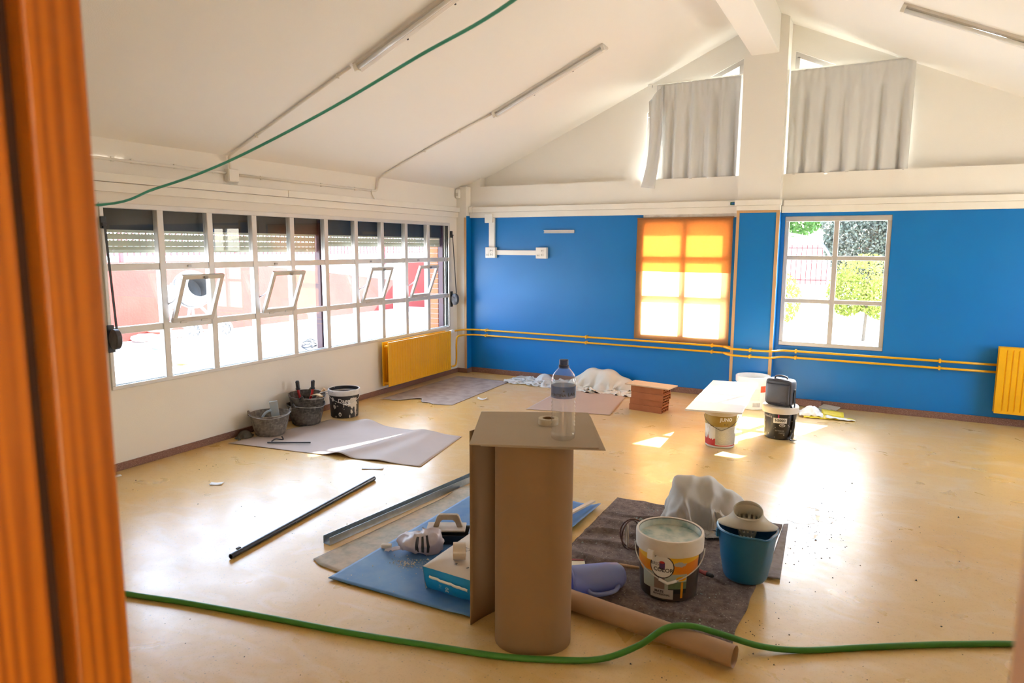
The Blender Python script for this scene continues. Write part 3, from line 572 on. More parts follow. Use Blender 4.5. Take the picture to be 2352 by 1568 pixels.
# fluorescent battens (switched off)
TUBEM = mat('fluorescent_tube_off', (.72, .71, .68), .25, .5); BATT = mat('batten_paint', (.74, .70, .64), .5, .4, var=(8, .3, (.62, .52, .40)))
def batten(lb, x0, x1, y, fz, slope):
    a = math.atan(slope); L = math.hypot(x1 - x0, slope * (x1 - x0))
    t = thing('fluorescent_light', lb, 'light', (x0, y, fz(x0)), 0, 'fluorescent ceiling lights'); t.rotation_euler = (0, -a, 0)
    B().prism([(-.065, 0), (.085, 0), (.08, -.018), (.02, -.05), (-.02, -.05), (-.06, -.018)], lambda p, k: ((.0, L)[k], p[0], p[1])).build('housing', BATT, t)
    B().lathe([(.016, .03), (.016, L - .03)], 12, fn=lambda p, a_: (p[2], -.052 + p[0], -.048 + p[1])).build('tube', TUBEM, t, smooth=True)
    for xx in (0.0, L - .03):
        box('lamp_holder', xx, -.075, -.07, xx + .03, -.028, -.015, GREYP, t, .004)
    for xx in (.35 * L, .7 * L): B().lathe([(.008, 0), (.008, .006)], 8, fn=lambda p, a_: (xx + p[0], .052 + p[1], -.034 - p[2])).build('screw', DKG, t)
batten('unlit fluorescent batten on the window side, nearest the doorway', 1.34, 2.50, -3.60, zl, .441)
batten('unlit fluorescent batten on the window side, nearest the gable', 1.345, 2.51, -1.52, zl, .441)
batten('unlit fluorescent batten on the right hand ceiling slope', 4.92, 6.05, -1.52, zr, -.455)
# radiators
def radiator(name, lb, loc, rz, L, z0, z1, ribs):
    t = thing(name, lb, 'radiator', loc, rz)
    def panel(y0, y1, nm):
        n = ribs * 4; f = lambda u, v: (u * L, y0 + (.0 if (v < .04 or v > .96 or u < .01 or u > .99) else .009 * (math.sin(2 * PI * ribs * u) > .2)), z0 + (z1 - z0) * v)
        vl = [0, .03, .05, .95, .97, 1]; s = B()
        vs = [f(i / n, v) for v in vl for i in range(n + 1)]
        fs = [(j*(n+1)+i, j*(n+1)+i+1, (j+1)*(n+1)+i+1, (j+1)*(n+1)+i) for j in range(5) for i in range(n)]
        s.add(vs, fs); return s.build(nm, YEL, t, solid=.012, off=1.0 if y0 < y1 else -1)
    panel(-.135, -.125, 'front_panel'); panel(-.055, -.045, 'rear_panel')
    for x in (.03, L - .06):
        for z in (z0 + .03, z1 - .05): B().tube([(x, -.13, z), (x, -.045, z)], .016, 8).build('header_pipe', YEL, t, smooth=True)
    for x in (L * .2, L * .8): box('bracket', x - .015, -.045, z0 + .1, x + .015, -.001, z1 - .1, YEL, t)
    return t
r1 = radiator('radiator', 'yellow panel radiator under the long window', (0.0, -.50, 0), -PI / 2, 1.27, .105, .60, 26)
r1.location = (0, -1.77, 0); r1.rotation_euler.z = PI / 2
r2 = radiator('radiator', 'yellow panel radiator at the right edge of the back wall', (5.925, 0, 0), 0, 1.2, .135, .755, 26)
# heating pipes
pu = [(.125, -.44, .585), (.125, -.30, .585), (.13, -.18, .582), (.20, -.10, .58), (.32, -.055, .578), (.6, -.052, .577), (3.36, -.052, .577), (3.44, -.10, .577), (3.52, -.195, .577), (3.62, -.205, .577), (3.86, -.205, .577), (3.95, -.18, .577), (4.02, -.08, .577), (4.12, -.052, .577), (4.6, -.052, .577), (5.955, -.052, .577)]
pl_ = [(.125, -.48, .135), (.125, -.38, .135), (.125, -.345, .16), (.125, -.335, .25), (.125, -.335, .43), (.125, -.31, .50), (.13, -.22, .512), (.19, -.12, .512), (.32, -.055, .51), (.6, -.052, .508), (3.36, -.052, .508), (3.44, -.10, .508), (3.52, -.195, .508), (3.62, -.205, .508), (3.86, -.205, .508), (3.95, -.18, .508), (4.02, -.08, .508), (4.12, -.052, .508), (4.6, -.052, .508), (5.955, -.052, .508)]
for nm, pp, lb in (('heating_pipe', pu, 'upper yellow heating pipe running along the blue wall'), ('heating_pipe', pl_, 'lower yellow heating pipe running along the blue wall')):
    t = thing(nm, lb, 'pipe', (0, 0, 0), 0, 'yellow heating pipes')
    B().tube(smoothpath(pp, 4), .0115, 10).build('pipe', YEL, t, smooth=True)
    zc_ = pp[-1][2]
    for x in (.40, 1.80, 3.30, 4.17, 5.47): box('clamp', x - .010, -.068, zc_ - .019, x + .010, -.001, zc_ + .019, YEL, t, .004)
    box('clamp', 3.72, -.221, zc_ - .019, 3.74, -.145, zc_ + .019, YEL, t, .004)
tv = thing('radiator_valve', 'white thermostatic valve head on the radiator under the window', 'valve', (.125, -.45, .585))
B().lathe([(.010, -.045), (.012, -.03), (.022, -.028), (.024, .02), (.019, .045)], 14, fn=lambda p, a: (p[0], p[2], p[1])).build('head', WHT, tv, auto=40)
B().lathe([(.014, -.07), (.014, -.046)], 8, fn=lambda p, a: (p[0], p[2], p[1])).build('valve_body', WIRE, tv)
lv = thing('lockshield_valve', 'small grey valve at the foot of the radiator under the window', 'valve', (.125, -.485, .135))
B().lathe([(.016, -.02), (.018, 0), (.013, .02)], 10, fn=lambda p, a: (p[0], p[2], p[1])).build('valve_body', WIRE, lv)
B().lathe([(.009, -.018), (.010, -.034)], 8).build('cap', DKG, lv)
# green string across the room
tag(B().tube(smoothpath([(.60, -7.375, 1.93), (.95, -6.6, 1.85), (1.449, -5.776, 1.843), (1.869, -5.692, 1.917), (2.295, -5.65, 2.018), (2.872, -5.664, 2.177), (3.421, -5.78, 2.301), (3.881, -5.948, 2.365), (4.6, -6.4, 2.45), (5.6, -7.375, 2.5)], 8), .0062, 8).build('green_string', mat('green_cord', (.06, .38, .29), .6), None, smooth=True), 'sagging green string stretched across the room near the doorway', 'string')

# ================================================================== CURTAINS
GCUR = mat('grey_curtain_cloth', (.66, .65, .63), .85, .25, trans=.04, bump=(300, .08, .001))
def pleat(u, v, ph, n):
    s = .55 * math.sin(2 * PI * n * u + ph) + .3 * math.sin(2 * PI * (n * 1.73) * u + ph * 2.3 + .5 * v) + .35 * nz(u * 9 + ph, v * 1.2, ph)
    hd = math.sin(2 * PI * n * 2.6 * u + ph) * .5
    k = min(1, max(0, (v - .06) / .2))   # v = 0 at header, 1 at hem
    return hd * (1 - k) * .010 + s * (.020 + .032 * v) * k + .006 * nz(u * 30, v * 14, ph)
def curtain(lb, xa, xb, ztop, zbot, ph, n, sag):
    t = thing('gable_curtain', lb, 'curtain', (0, 0, 0), 0, 'grey curtains of the gable windows')
    def f(u, v):
        x = xa + (xb - xa) * (u + .012 * math.sin(2 * PI * n * u + ph + 1) * v) + (.03 * v * (1 if u > .5 else -1) * abs(u - .5) * 2 * sag)
        z = ztop(u) + (zbot(u) - ztop(u)) * v
        if v > .99: z += .012 * nz(u * 8, ph)
        return (x, .045 + pleat(u, v, ph, n) - .01 * v, z)
    B().grid(f, 150, 40).build('cloth', GCUR, t, smooth=True, solid=.0025)
    return t
c1 = curtain('grey curtain of the left gable window with its corner fallen off the rail', 2.555, 3.465, lambda u: 3.455 + .012 * u, lambda u: 2.411, .7, 5.5, .3)
def fall(u, v):   # corner that slipped off the rail and hangs to the left
    top = Vector((2.63 - .16 * (1 - u), .030, 3.45 - .17 * (1 - u))); bot = Vector((2.425 + .16 * u, -.03, 2.335 - .02 * u))
    p = top.lerp(bot, v); p.x += .055 * math.sin(PI * v) * (1 - .3 * u) ; p.y += -.035 * math.sin(PI * min(1, v * 1.3)) + .014 * math.sin(u * 9 + v * 3) * (1 - .6 * v); return p
B().grid(fall, 20, 40).build('fallen_corner', GCUR, c1, smooth=True, solid=.0025)
box('curtain_rail', 2.44, .075, 3.468, 3.475, .093, 3.486, GREYP, c1); box('hook', 2.49, .068, 3.44, 2.494, .072, 3.467, BLK, c1)
c2 = curtain('grey curtain of the right gable window, gathered evenly', 3.955, 5.075, lambda u: 3.455 + .008 * u, lambda u: 2.410 + .004 * max(0, math.sin(u * 11)) ** 12, 2.1, 6.5, -.2)
box('curtain_rail', 3.96, .075, 3.46, 5.06, .093, 3.478, GREYP, c2)
ORC = mat('orange_curtain_cloth', (.66, .33, .13), .85, .2, trans=.62, bump=(220, .12, .002), var=(40, .25, (.58, .28, .10)))
oc = thing('orange_curtain', 'orange cloth fixed over the back window left of the pillar, glowing with sunlight', 'curtain', (0, 0, 0))
def orc(u, v, z0, z1, y, ph):
    x = 2.395 + 1.065 * u + .012 * (1 - v) * (u - .5); z = z0 + (z1 - z0) * v
    return (x, y - .004 * nz(u * 5, v * 6, ph) - .004 * abs(math.sin(u * 5 + ph)) * (1 - v), z + .006 * nz(u * 4, ph, v * 2) * (v < .02 or z1 < 1.5))
B().grid(lambda u, v: orc(u, v, .595 - .012 * u, 1.985, -.012, 1.0), 40, 50).build('cloth', ORC, oc, smooth=True)
B().grid(lambda u, v: orc(u, v, 1.385 - .006 * u, 1.987, -.019, 3.0), 40, 24).build('folded_layer', ORC, oc, smooth=True)
box('top_hem', 2.392, -.026, 1.975, 3.47, -.0035, 1.992, mat('brown_hem', (.26, .12, .04), .8), oc)

# ================================================================== FLOOR SHEETS
def sheet(name, lb, cat, cs, m, z=.003, wave=.0, nu=40, nv=40, th=.0016, seed=0, edge=None, height=None, group=None):
    """cs: four floor corners; edge(u,v) moves a point, height(u,v) adds lift"""
    cs = [Vector((*c, 0)) for c in cs]
    def f(u, v):
        p = cs[0].lerp(cs[1], u).lerp(cs[3].lerp(cs[2], u), v)
        if edge: p = p + Vector((*edge(u, v), 0))
        p.z = z + wave * max(0, nz(p.x * 2.2, p.y * 2.2, seed) + .1) + (height(u, v) if height else 0)
        return p
    return tag(B().grid(f, nu, nv).build(name, m, None, smooth=True, solid=th, off=1.0), lb, cat, group)
def bump1(x, c, w): return math.exp(-((x - c) / w) ** 2)
sheet('kraft_paper', 'creased kraft paper sheet lying beside the rubber buckets', 'paper', [(.12, -3.93), (1.91, -3.68), (1.74, -2.81), (.32, -2.90)], KRAFT, .003, .004, 60, 40, seed=1,
      height=lambda u, v: .035 * bump1(u - .12 * v, .60, .05) * (1 - .5 * v) + .012 * bump1(u, .80, .06) + .05 * bump1(v, 1.0, .12) * bump1(u, .30, .10), group='kraft papers protecting the floor')
sheet('kraft_paper', 'torn kraft paper sheet on the floor in front of the yellow radiator', 'paper', [(.16, -1.95), (1.01, -1.85), (.94, -.40), (.17, -.37)], mat('kraft_paper_dirty', (.42, .35, .31), .6, .3, var=[(2.5, .4, (.36, .29, .25)), (9, .5, (.20, .15, .12))], bump=(8, .15, .01)), .003, .004, 60, 40, seed=2,
      edge=lambda u, v: (0, .10 * max(0, nz(u * 7, 3.3)) * (1 - v) ** 8 + .16 * bump1(u, .42, .12) * (1 - v) ** 10), height=lambda u, v: .012 * bump1(v, .05, .06) * bump1(u, .45, .2), group='kraft papers protecting the floor')
sheet('kraft_paper', 'flat kraft paper sheet between the dust sheets and the brick stack', 'paper', [(1.77, -1.61), (2.62, -1.44), (2.46, -.40), (1.69, -.45)], mat('kraft_paper_warm', (.47, .35, .27), .6, .3, var=(2.5, .4, (.42, .31, .24)), bump=(8, .1, .01)), .003, .003, 40, 40, seed=3, group='kraft papers protecting the floor')
GRYB = mat('lino_backing', (.42, .42, .39), .8, .2, var=[(5, .9, (.58, .47, .38)), (14, .6, (.30, .31, .29)), (40, .4, (.55, .53, .48))], bump=(20, .3, .006))
sheet('lino_strip', 'grey mottled strip of old linoleum turned face down beside the blue sheet', 'linoleum', [(2.32, -5.27), (2.66, -5.30), (2.70, -3.80), (2.46, -3.82)], GRYB, .002, .003, 20, 50, .003, 5,
      edge=lambda u, v: (-.03 * bump1(v, .93, .03) * (1 - u), .03 * bump1(u, 0, .15) * (1 - v) ** 6), height=lambda u, v: .02 * bump1(v, .86, .05) * (1 - u))
BLUS = mat('blue_lino', (.052, .165, .40), .55, .4, var=[(2.2, .7, (.13, .26, .46)), (11, .4, (.17, .27, .42))], bump=(30, .15, .004))
sheet('blue_lino_sheet', 'dusty blue linoleum sheet spread under the plaster bag', 'linoleum', [(2.545, -5.37), (3.36, -5.355), (3.41, -3.82), (2.575, -3.78)], BLUS, .008, .003, 50, 60, .003, 6, height=lambda u, v: .022 * bump1(u, 1.0, .05) * (v > .3) + .006 * bump1(u, .95, .06) * (v < .15))
FELT = mat('grey_brown_felt', (.15, .117, .105), .95, .1, var=[(4, .7, (.22, .17, .155)), (60, .8, (.085, .062, .056)), (18, .5, (.27, .205, .185))], speck=(110, .655, (.46, .42, .37)), bump=(120, .6, .006))
RID = [(.10, .30, .05, 1.1), (.22, -.25, .75, .9), (.36, .18, 1.7, 1.2), (.47, -.12, 2.6, 1.0), (.58, .22, 3.3, 1.1), (.70, -.10, 4.4, .9), (.82, .12, 5.2, .8), (.30, .55, 6.0, .8), (.64, -.45, 7.1, .7)]
def felt_h(u, v):
    k = .30 + .70 * math.exp(-(max(0, u - .25) / .32) ** 2); h = 0
    for v0, sl_, ph, am in RID:
        d = v - v0 - sl_ * (u - .3) * .35 - .030 * math.sin(u * 7 + ph * 2) - .02 * nz(u * 5, ph); wdt = .016 + .008 * nz(u * 3, ph, 2)
        h = max(h, am * .045 * math.exp(-(d / (wdt * (1.6 if d > 0 else .8))) ** 2) * (.55 + .6 * nz(u * 3 + ph, v0 * 9)))
    px_, py_ = 3.46 + .98 * u, -5.05 + 1.47 * v
    for bx, by, br in ((4.075, -4.675, .15), (4.385, -4.375, .12), (3.76, -4.88, .10), (4.085, -3.83, .2), (3.62, -4.69, .08)): k *= min(1, max(0, math.hypot(px_ - bx, py_ - by) / br - .95) * 2.5)
    return (h + .007 * max(0, nz(u * 9, v * 12, 8))) * k * min(1, min(u, 1 - u) * 14 + .15)
sheet('felt_mat', 'rumpled grey brown felt mat under the paint buckets', 'mat', [(3.47, -4.985), (4.43, -5.125), (4.47, -3.56), (3.445, -3.60)], FELT, .004, .0, 120, 150, .004, 9, edge=lambda u, v: (.012 * nz(v * 9, 1) * u + .02 * v * (1 - u) * 0, .012 * nz(u * 9, 2)), height=felt_h)
sheet('felt_strip', 'narrow strip of grey felt sticking out behind the blue bucket', 'mat', [(4.475, -4.33), (4.545, -4.32), (4.50, -3.53), (4.475, -3.55)], mat('felt_pale', (.30, .27, .27), .9, .2, var=(30, .6, (.2, .17, .16))), .004, .01, 8, 50, .004, 3)

# ================================================================== BUCKETS
def facing(loc): return math.atan2(CAMP.y - loc[1], CAMP.x - loc[0])
def lin(rb, rt, h): return lambda z: rb + (rt - rb) * z / h
def wirehandle(parent, rad, zh, drop, ac, span=PI, r=.0026, grip=None, out=.010, m=None, pw=1.0):
    pts = []
    for i in range(25):
        t = i / 24; a = ac - span / 2 + span * t; z = zh - drop * (1 - abs(2 * t - 1)) ** pw; rr = rad(z) + out
        pts.append((rr * math.cos(a), rr * math.sin(a), z))
    h = B().tube(pts, r, 6).build('handle', m or WIRE, parent, smooth=True)
    if grip: B().tube([pts[10], pts[11], pts[12], pts[13], pts[14]], .007, 8).build('grip', grip, h, smooth=True)
    return h
def bucket(name, lb, loc, rb, rt, h, m, rimm, rim_h=.04, lid=False, inside=None, group=None, rz=0):
    t = thing(name, lb, 'bucket', loc, rz, group); rad = lin(rb, rt, h)
    B().lathe([(rb * .95, 0), (rb, .006), (rad(h - rim_h), h - rim_h), (rt, h), (rt - .005, h), (rb - .004, .012), (.001, .012)], 40, cap0=True, cap1=False).build('body', m, t, auto=35)
    if lid: B().lathe([(rt + .004, h - rim_h), (rt + .011, h - rim_h), (rt + .013, h + .004), (rt + .006, h + .012), (rt - .006, h + .012), (rt - .012, h + .006), (.001, h + .006)], 40, cap0=False, cap1=False).build('lid', rimm, t, auto=35)
    else: B().lathe([(rt - .002, h - rim_h), (rt + .007, h - rim_h), (rt + .009, h - .004), (rt + .006, h + .003), (rt - .004, h + .003), (rt - .008, h - rim_h)], 40, cap0=False, cap1=False).build('rim', rimm, t, auto=35)
    if inside: B().lathe([(rad(inside[0]) - .007, inside[0] + .004), (rad(inside[0]) * .6, inside[0]), (.001, inside[0] + .003)], 32, cap0=False, cap1=False).build('contents', inside[1], t, smooth=True)
    return t, rad
PRW = mat('print_white', (.78, .76, .72), .5); PRK = mat('print_black', (.02, .02, .022), .5); PRR = mat('print_red', (.50, .03, .03), .5); PRG = mat('print_grey', (.42, .41, .38), .5)
PRO = mat('print_orange', (.72, .22, .01), .4, var=(9, .7, (.80, .38, .01))); PRY = mat('print_yellow', (.78, .45, .02), .4); PRD = mat('print_dark_brown', (.05, .035, .025), .4, var=(20, .4, (.08, .06, .05)))
PRGN = mat('print_green', (.10, .14, .05), .5, var=(12, .6, (.22, .30, .22))); PRSG = mat('print_sage', (.40, .45, .38), .5); PRWD = mat('print_taupe', (.24, .17, .14), .5)
SPLAT = mat('dried_plaster_splash', (.62, .57, .50), .8, .2)
# colourful paint bucket in front
L0 = (4.075, -4.675, .012); A0 = facing(L0)
INS = mat('pale_green_emulsion', (.60, .63, .56), .5, .3, var=[(14, .9, (.20, .36, .36)), (30, .4, (.66, .68, .62))])
t, rd = bucket('paint_bucket', 'open paint bucket with a sunset coloured label and pale green emulsion inside', L0, .134, .152, .298, PRD, mat('dirty_white_rim', (.66, .62, .55), .5, .4, var=(14, .5, (.55, .48, .40))), .072, inside=(.262, INS))
cyl_patch(t, 'inner_coat', 0, 2 * PI, .262, .296, lambda z: rd(z) - .0062, INS, 0, 40, 3)
def swoop(u, v, z): return .228 - (1 - v) * (.075 + .055 * math.sin(PI * min(1, max(0, u * 1.05))) * 1.0)
cyl_patch(t, 'label_sky', A0 - 1.35, A0 + 1.15, .12, .228, rd, PRO, .0006, 40, 6, swoop)
cyl_patch(t, 'label_sky_top', A0 - 1.35, A0 + 1.15, .188, .228, rd, PRY, .0009, 40, 3, lambda u, v, z: .228 - (1 - v) * (.022 + .02 * math.sin(PI * u)))
cyl_disc(t, 'cloud_print', A0 + .35, .190, .034, .012, rd, PRG, .0014, 24, .5, 2)
cyl_patch(t, 'room_photo_wall', A0 - .95, A0 + .62, .055, .140, rd, PRSG, .0010, 24, 3)
cyl_patch(t, 'room_photo_door', A0 - .48, A0 - .12, .040, .128, rd, PRWD, .0013, 8, 2)
cyl_patch(t, 'room_photo_sofa', A0 + .0, A0 + .62, .062, .102, rd, PRGN, .0013, 10, 2)
cyl_patch(t, 'room_photo_table', A0 + .0, A0 + .62, .043, .066, rd, PRK, .0016, 10, 2)
cyl_disc(t, 'emblem_border', A0 - .22, .174, .058, .058, rd, PRK, .0018, 32); cyl_disc(t, 'emblem_disc', A0 - .22, .174, .0535, .0535, rd, PRW, .0024, 32)
cyl_patch(t, 'emblem_can', A0 - .30, A0 - .12, .160, .196, rd, mat('print_purple', (.10, .04, .14), .5), .0030, 6, 2); cyl_disc(t, 'emblem_can_top', A0 - .21, .196, .0125, .006, rd, PRR, .0036, 18)
cyl_text(t, 'lettering', 'BRIS', .022, A0 - .44, .184, lambda z: rd(z) + .0034, PRK); cyl_text(t, 'lettering', 'COLOR', .027, A0 - .17, .158, lambda z: rd(z) + .0034, PRK, .0006)
def arcpatch(u, v, z): return z
cyl_patch(t, 'orange_swirl', A0 + .42, A0 + .50, .02, .10, rd, PRO, .0018, 3, 6)
cyl_disc(t, 'yellow_oval', A0 + .42, .118, .026, .012, rd, PRY, .0022, 24); cyl_disc(t, 'orange_oval', A0 + .42, .118, .021, .008, rd, PRO, .0028, 24)
cyl_patch(t, 'name_plate', A0 - .62, A0 + .17, .014, .062, rd, mat('print_pale_lilac', (.45, .42, .40), .5), .0024, 12, 2)
cyl_text(t, 'lettering', 'MATE', .017, A0 - .30, .048, lambda z: rd(z) + .0024, PRK, .0006); cyl_text(t, 'lettering', 'PROFESIONAL', .0125, A0 - .22, .034, lambda z: rd(z) + .0024, PRK, .0004)
wirehandle(t, rd, .226, .125, A0 - .02, PI * .98, .0028, WHT, .016, mat('white_wire', (.62, .60, .55), .5), .75)
box('ear_clip', -.016, -.010, -.018, .016, .010, .026, WHT, t, .003, Matrix.Translation((.158 * math.cos(A0 - .55), .158 * math.sin(A0 - .55), .222)) @ Matrix.Rotation(A0 - .55 + PI / 2, 4, 'Z'))
# blue mop bucket with wringer
L1 = (4.385, -4.375, .012); A1 = facing(L1); BPL = mat('teal_blue_plastic', (.010, .125, .27), .38, .5, var=[(25, .3, (.016, .15, .31)), (8, .25, (.05, .16, .27))])
t = thing('mop_bucket', 'blue mop bucket with a pale wringer on top', 'bucket', L1)
def spout(p, a):
    k = math.exp(-((((a - A1 - .62 + PI) % (2 * PI)) - PI) / .22) ** 2) * max(0, (p[2] - .19) / .07); return (p[0] * (1 + .12 * k), p[1] * (1 + .12 * k), p[2] - .006 * k)
B().lathe([(.085, 0), (.098, .006), (.106, .02), (.125, .12), (.140, .255), (.147, .255), (.149, .262), (.146, .268), (.138, .266), (.122, .12), (.100, .02), (.001, .016)], 44, cap1=False, fn=spout).build('body', BPL, t, auto=40)
WRG = mat('wringer_plastic', (.50, .46, .36), .5, .4, var=(12, .4, (.40, .36, .27)))
RTX = Vector((math.cos(A1 + PI / 2), math.sin(A1 + PI / 2), 0)); FTX = Vector((math.cos(A1), math.sin(A1), 0))
def wr(u, v):
    a = 2 * PI * u; k = v ** 1.5; rx = .070 + .076 * v ** 2.4; ry = .068 + .014 * k; z = .336 - .072 * v - .028 * math.cos(a) * (1 - v) ** 1.5
    return RTX * (rx * math.sin(a)) + FTX * (ry * math.cos(a)) + Vector((0, 0, z)) - FTX * .03
sg = B().grid(wr, 48, 10).build('wringer', WRG, t, smooth=True, solid=.004, merge=True)
bsk = B(); n = 28; lv_ = 7
vs = []
for j in range(lv_ + 1):
    r = .071 - .034 * j / lv_; z = .335 - .135 * j / lv_
    for i in range(n): a = 2 * PI * i / n; vs.append(RTX * r * math.sin(a) + FTX * (r * math.cos(a) - .03) + Vector((0, 0, z - (.028 * math.cos(a) if j == 0 else 0))))
fs = [(j*n+i, j*n+(i+1) % n, (j+1)*n+(i+1) % n, (j+1)*n+i) for j in range(lv_) for i in range(n) if not (j in (2, 4, 6) and i % 2 == 0)] + [tuple(lv_ * n + i for i in range(n))]
bsk.add(vs, fs).build('basket', WRG, sg, smooth=True, solid=.003)
B().tube([(.150 * math.cos(A1 - 1.25), .150 * math.sin(A1 - 1.25), .235), (.168 * math.cos(A1 - 1.3), .168 * math.sin(A1 - 1.3), .240), (.172 * math.cos(A1 - 1.4), .172 * math.sin(A1 - 1.4), .232), (.150 * math.cos(A1 - 1.45), .150 * math.sin(A1 - 1.45), .230)], .002, 6).build('handle', BLK, t)
box('lug', -.012, -.006, -.02, .012, .008, .02, BPL, t, .003, Matrix.Translation((.146 * math.cos(A1 - 1.3), .146 * math.sin(A1 - 1.3), .232)) @ Matrix.Rotation(A1 - 1.3 + PI / 2, 4, 'Z'))
# bucket holding the white board
L2 = (3.79, -1.98, 0); A2 = facing(L2)
t, rd = bucket('paint_bucket', 'gold and white paint bucket under the front end of the white board', L2, .118, .132, .322, mat('bucket_label_white', (.66, .63, .56), .5, .4, var=(9, .4, (.55, .50, .42))), mat('dusty_rim', (.55, .47, .37), .6, var=(12, .4, (.42, .35, .27))), .042, lid=False, inside=(.25, INS))
GOLD = mat('print_gold', (.30, .19, .03), .4, var=(18, .4, (.40, .28, .08)))
cyl_patch(t, 'gold_band', A2 - 1.6, A2 + 1.6, .185, .275, rd, GOLD, .0007, 30, 3, lambda u, v, z: z + (.008 * nz(u * 14, 1) + .01 * (u < .3)) * (1 - v))
cyl_patch(t, 'red_panel', A2 - 1.5, A2 - .32, .02, .080, rd, PRR, .0009, 14, 3, lambda u, v, z: z + v * .028 * nz(u * 9, 5) * 2); cyl_patch(t, 'red_line', A2 - .32, A2 + 1.4, .020, .028, rd, PRR, .0009, 14, 1)
cyl_patch(t, 'text_panel', A2 - .32, A2 + 1.3, .032, .182, rd, mat('print_fine_text', (.52, .50, .43), .5, wave=(55, (.30, .28, .24), 6, 'Z')), .0007, 18, 4)
cyl_patch(t, 'grey_box', A2 + .05, A2 + .52, .135, .160, rd, PRG, .0014, 8, 1)
cyl_text(t, 'lettering', 'JUNO', .040, A2 + .36, .247, rd, PRW, .0012); cyl_text(t, 'lettering', 'H-3', .022, A2 + .36, .206, rd, PRK)
for k in range(3): cyl_disc(t, 'paint_drip', A2 - 1.15 + .16 * k, .150 - .02 * (k % 2), .010, .040 - .008 * k, rd, PRW, .0016, 16, .3, k)
wirehandle(t, rd, .262, .105, A2 + .05, PI * .98, .0022, None, .008, DKG, .8)
L2b = (3.70, -1.12, 0)
bucket('paint_bucket', 'plain white bucket hidden under the far end of the white board', L2b, .118, .132, .322, WHT, WHT, .04)
BRD = mat('white_melamine', (.82, .82, .82), .35, .5, var=(3, .15, (.76, .76, .76)))
bv = [(3.55, -2.25), (3.99, -2.17), (3.91, -.80), (3.49, -.86)]
tag(B().prism(bv, lambda p, k: (p[0], p[1], (.3265, .3405)[k])).build('white_board', BRD, None, bevel=.0015), 'long white melamine board resting on buckets in the sun', 'board')
# black bucket with lid and bag
L3 = (4.20, -1.455, 0); A3 = facing(L3)
t, rd = bucket('paint_bucket', 'black paint bucket with a cream lid, carrying the black bag', L3, .124, .140, .277, mat('black_label', (.022, .020, .018), .3, .5, speck=(34, .66, (.55, .50, .42))), mat('cream_lid', (.72, .66, .56), .5, .4), .045, lid=True)
cyl_patch(t, 'number_tag', A3 - .40, A3 + .44, .150, .196, rd, PRW, .0010, 10, 1); cyl_text(t, 'lettering', 'I-5000', .034, A3 + .02, .174, lambda z: rd(z) + .0012, PRK, .0008)
cyl_disc(t, 'logo_ring', A3 + .16, .132, .026, .013, rd, PRW, .0010, 24); cyl_disc(t, 'logo_core', A3 + .16, .132, .021, .009, rd, PRK, .0016, 24); cyl_disc(t, 'logo_core_line', A3 + .16, .132, .014, .003, rd, PRW, .0022, 16)
cyl_text(t, 'lettering', 'INTERIOR', .017, A3 + .02, .082, rd, PRG); cyl_text(t, 'lettering', 'MATE', .019, A3 + .16, .062, rd, PRG); cyl_text(t, 'lettering', 'TONOS', .022, A3 - .78, .200, rd, PRW)
cyl_patch(t, 'magenta_stripe', A3 - .12, A3 - .05, .196, .225, rd, mat('print_magenta', (.5, .02, .15), .5), .0010, 3, 1)
BAG = mat('black_nylon', (.06, .06, .072), .5, .5, var=(5, .6, (.11, .11, .13)), bump=(10, .25, .01))
LB = (4.195, -1.47, .2895); AB = A3 - .38
bgt = thing('black_bag', 'small black zipped bag standing on the lidded bucket', 'bag', LB, AB + PI / 2)
def rbox(hx, hy, hz, pw, n=26, m=18):
    s = B(); vs = []
    for j in range(m + 1):
        ph = -PI / 2 + PI * j / m
        for i in range(n):
            th = 2 * PI * i / n; f = lambda w_, p_: math.copysign(abs(w_) ** p_, w_)
            x = f(math.cos(ph), pw) * f(math.cos(th), pw); y = f(math.cos(ph), pw) * f(math.sin(th), pw); z = f(math.sin(ph), pw); vs.append((x * hx, y * hy, hz + z * hz))
    fs = [(j*n+i, j*n+(i+1) % n, (j+1)*n+(i+1) % n, (j+1)*n+i) for j in range(m) for i in range(n)]
    return s.add(vs, fs)
rbox(.118, .062, .118, .27).build('body', BAG, bgt, smooth=True, merge=True)
def pocket(u, v):
    x = -.1 + .2 * u; z = .02 + .175 * v; return (x, -.0625 - .012 * (math.sin(PI * u) * math.sin(PI * v)) ** .3, z)
B().grid(pocket, 16, 16).build('front_pocket', BAG, bgt, smooth=True, solid=.004)
B().tube([(-.098, -.060, .03), (-.102, -.060, .19), (-.085, -.060, .215), (.085, -.060, .215), (.102, -.060, .19), (.098, -.060, .03)], .0035, 6).build('zip', BLK, bgt)
B().tube(smoothpath([(-.055, 0, .232), (-.045, -.004, .252), (0, -.006, .260), (.045, -.004, .252), (.055, 0, .232)], 4), .008, 8).build('carry_handle', BAG, bgt, smooth=True)
box('badge', .03, -.078, .028, .075, -.074, .042, DKG, bgt, .002)
box('buckle', .116, -.014, .10, .126, .016, .15, BLK, bgt, .003)
sp = smoothpath([(.120, 0, .14), (.130, -.01, .05), (.135, -.02, -.03), (.138, -.025, -.12), (.132, -.03, -.22), (.126, -.06, -.268), (.155, -.085, -.276), (.185, -.075, -.270)], 6)
st = B(); st.grid(lambda u, v: Vector(sp[min(len(sp) - 1, int(round(v * (len(sp) - 1))))]) + Vector((0, -.017 + .034 * u, 0)), 2, len(sp) - 1); st.build('shoulder_strap', BLK, bgt, smooth=True, solid=.003)
B().tube(smoothpath([(.132, -.03, -.22), (.14, -.02, -.14), (.12, -.045, .0), (.105, -.055, .02)], 5), .010, 6).build('strap_loop', BLK, bgt, smooth=True)
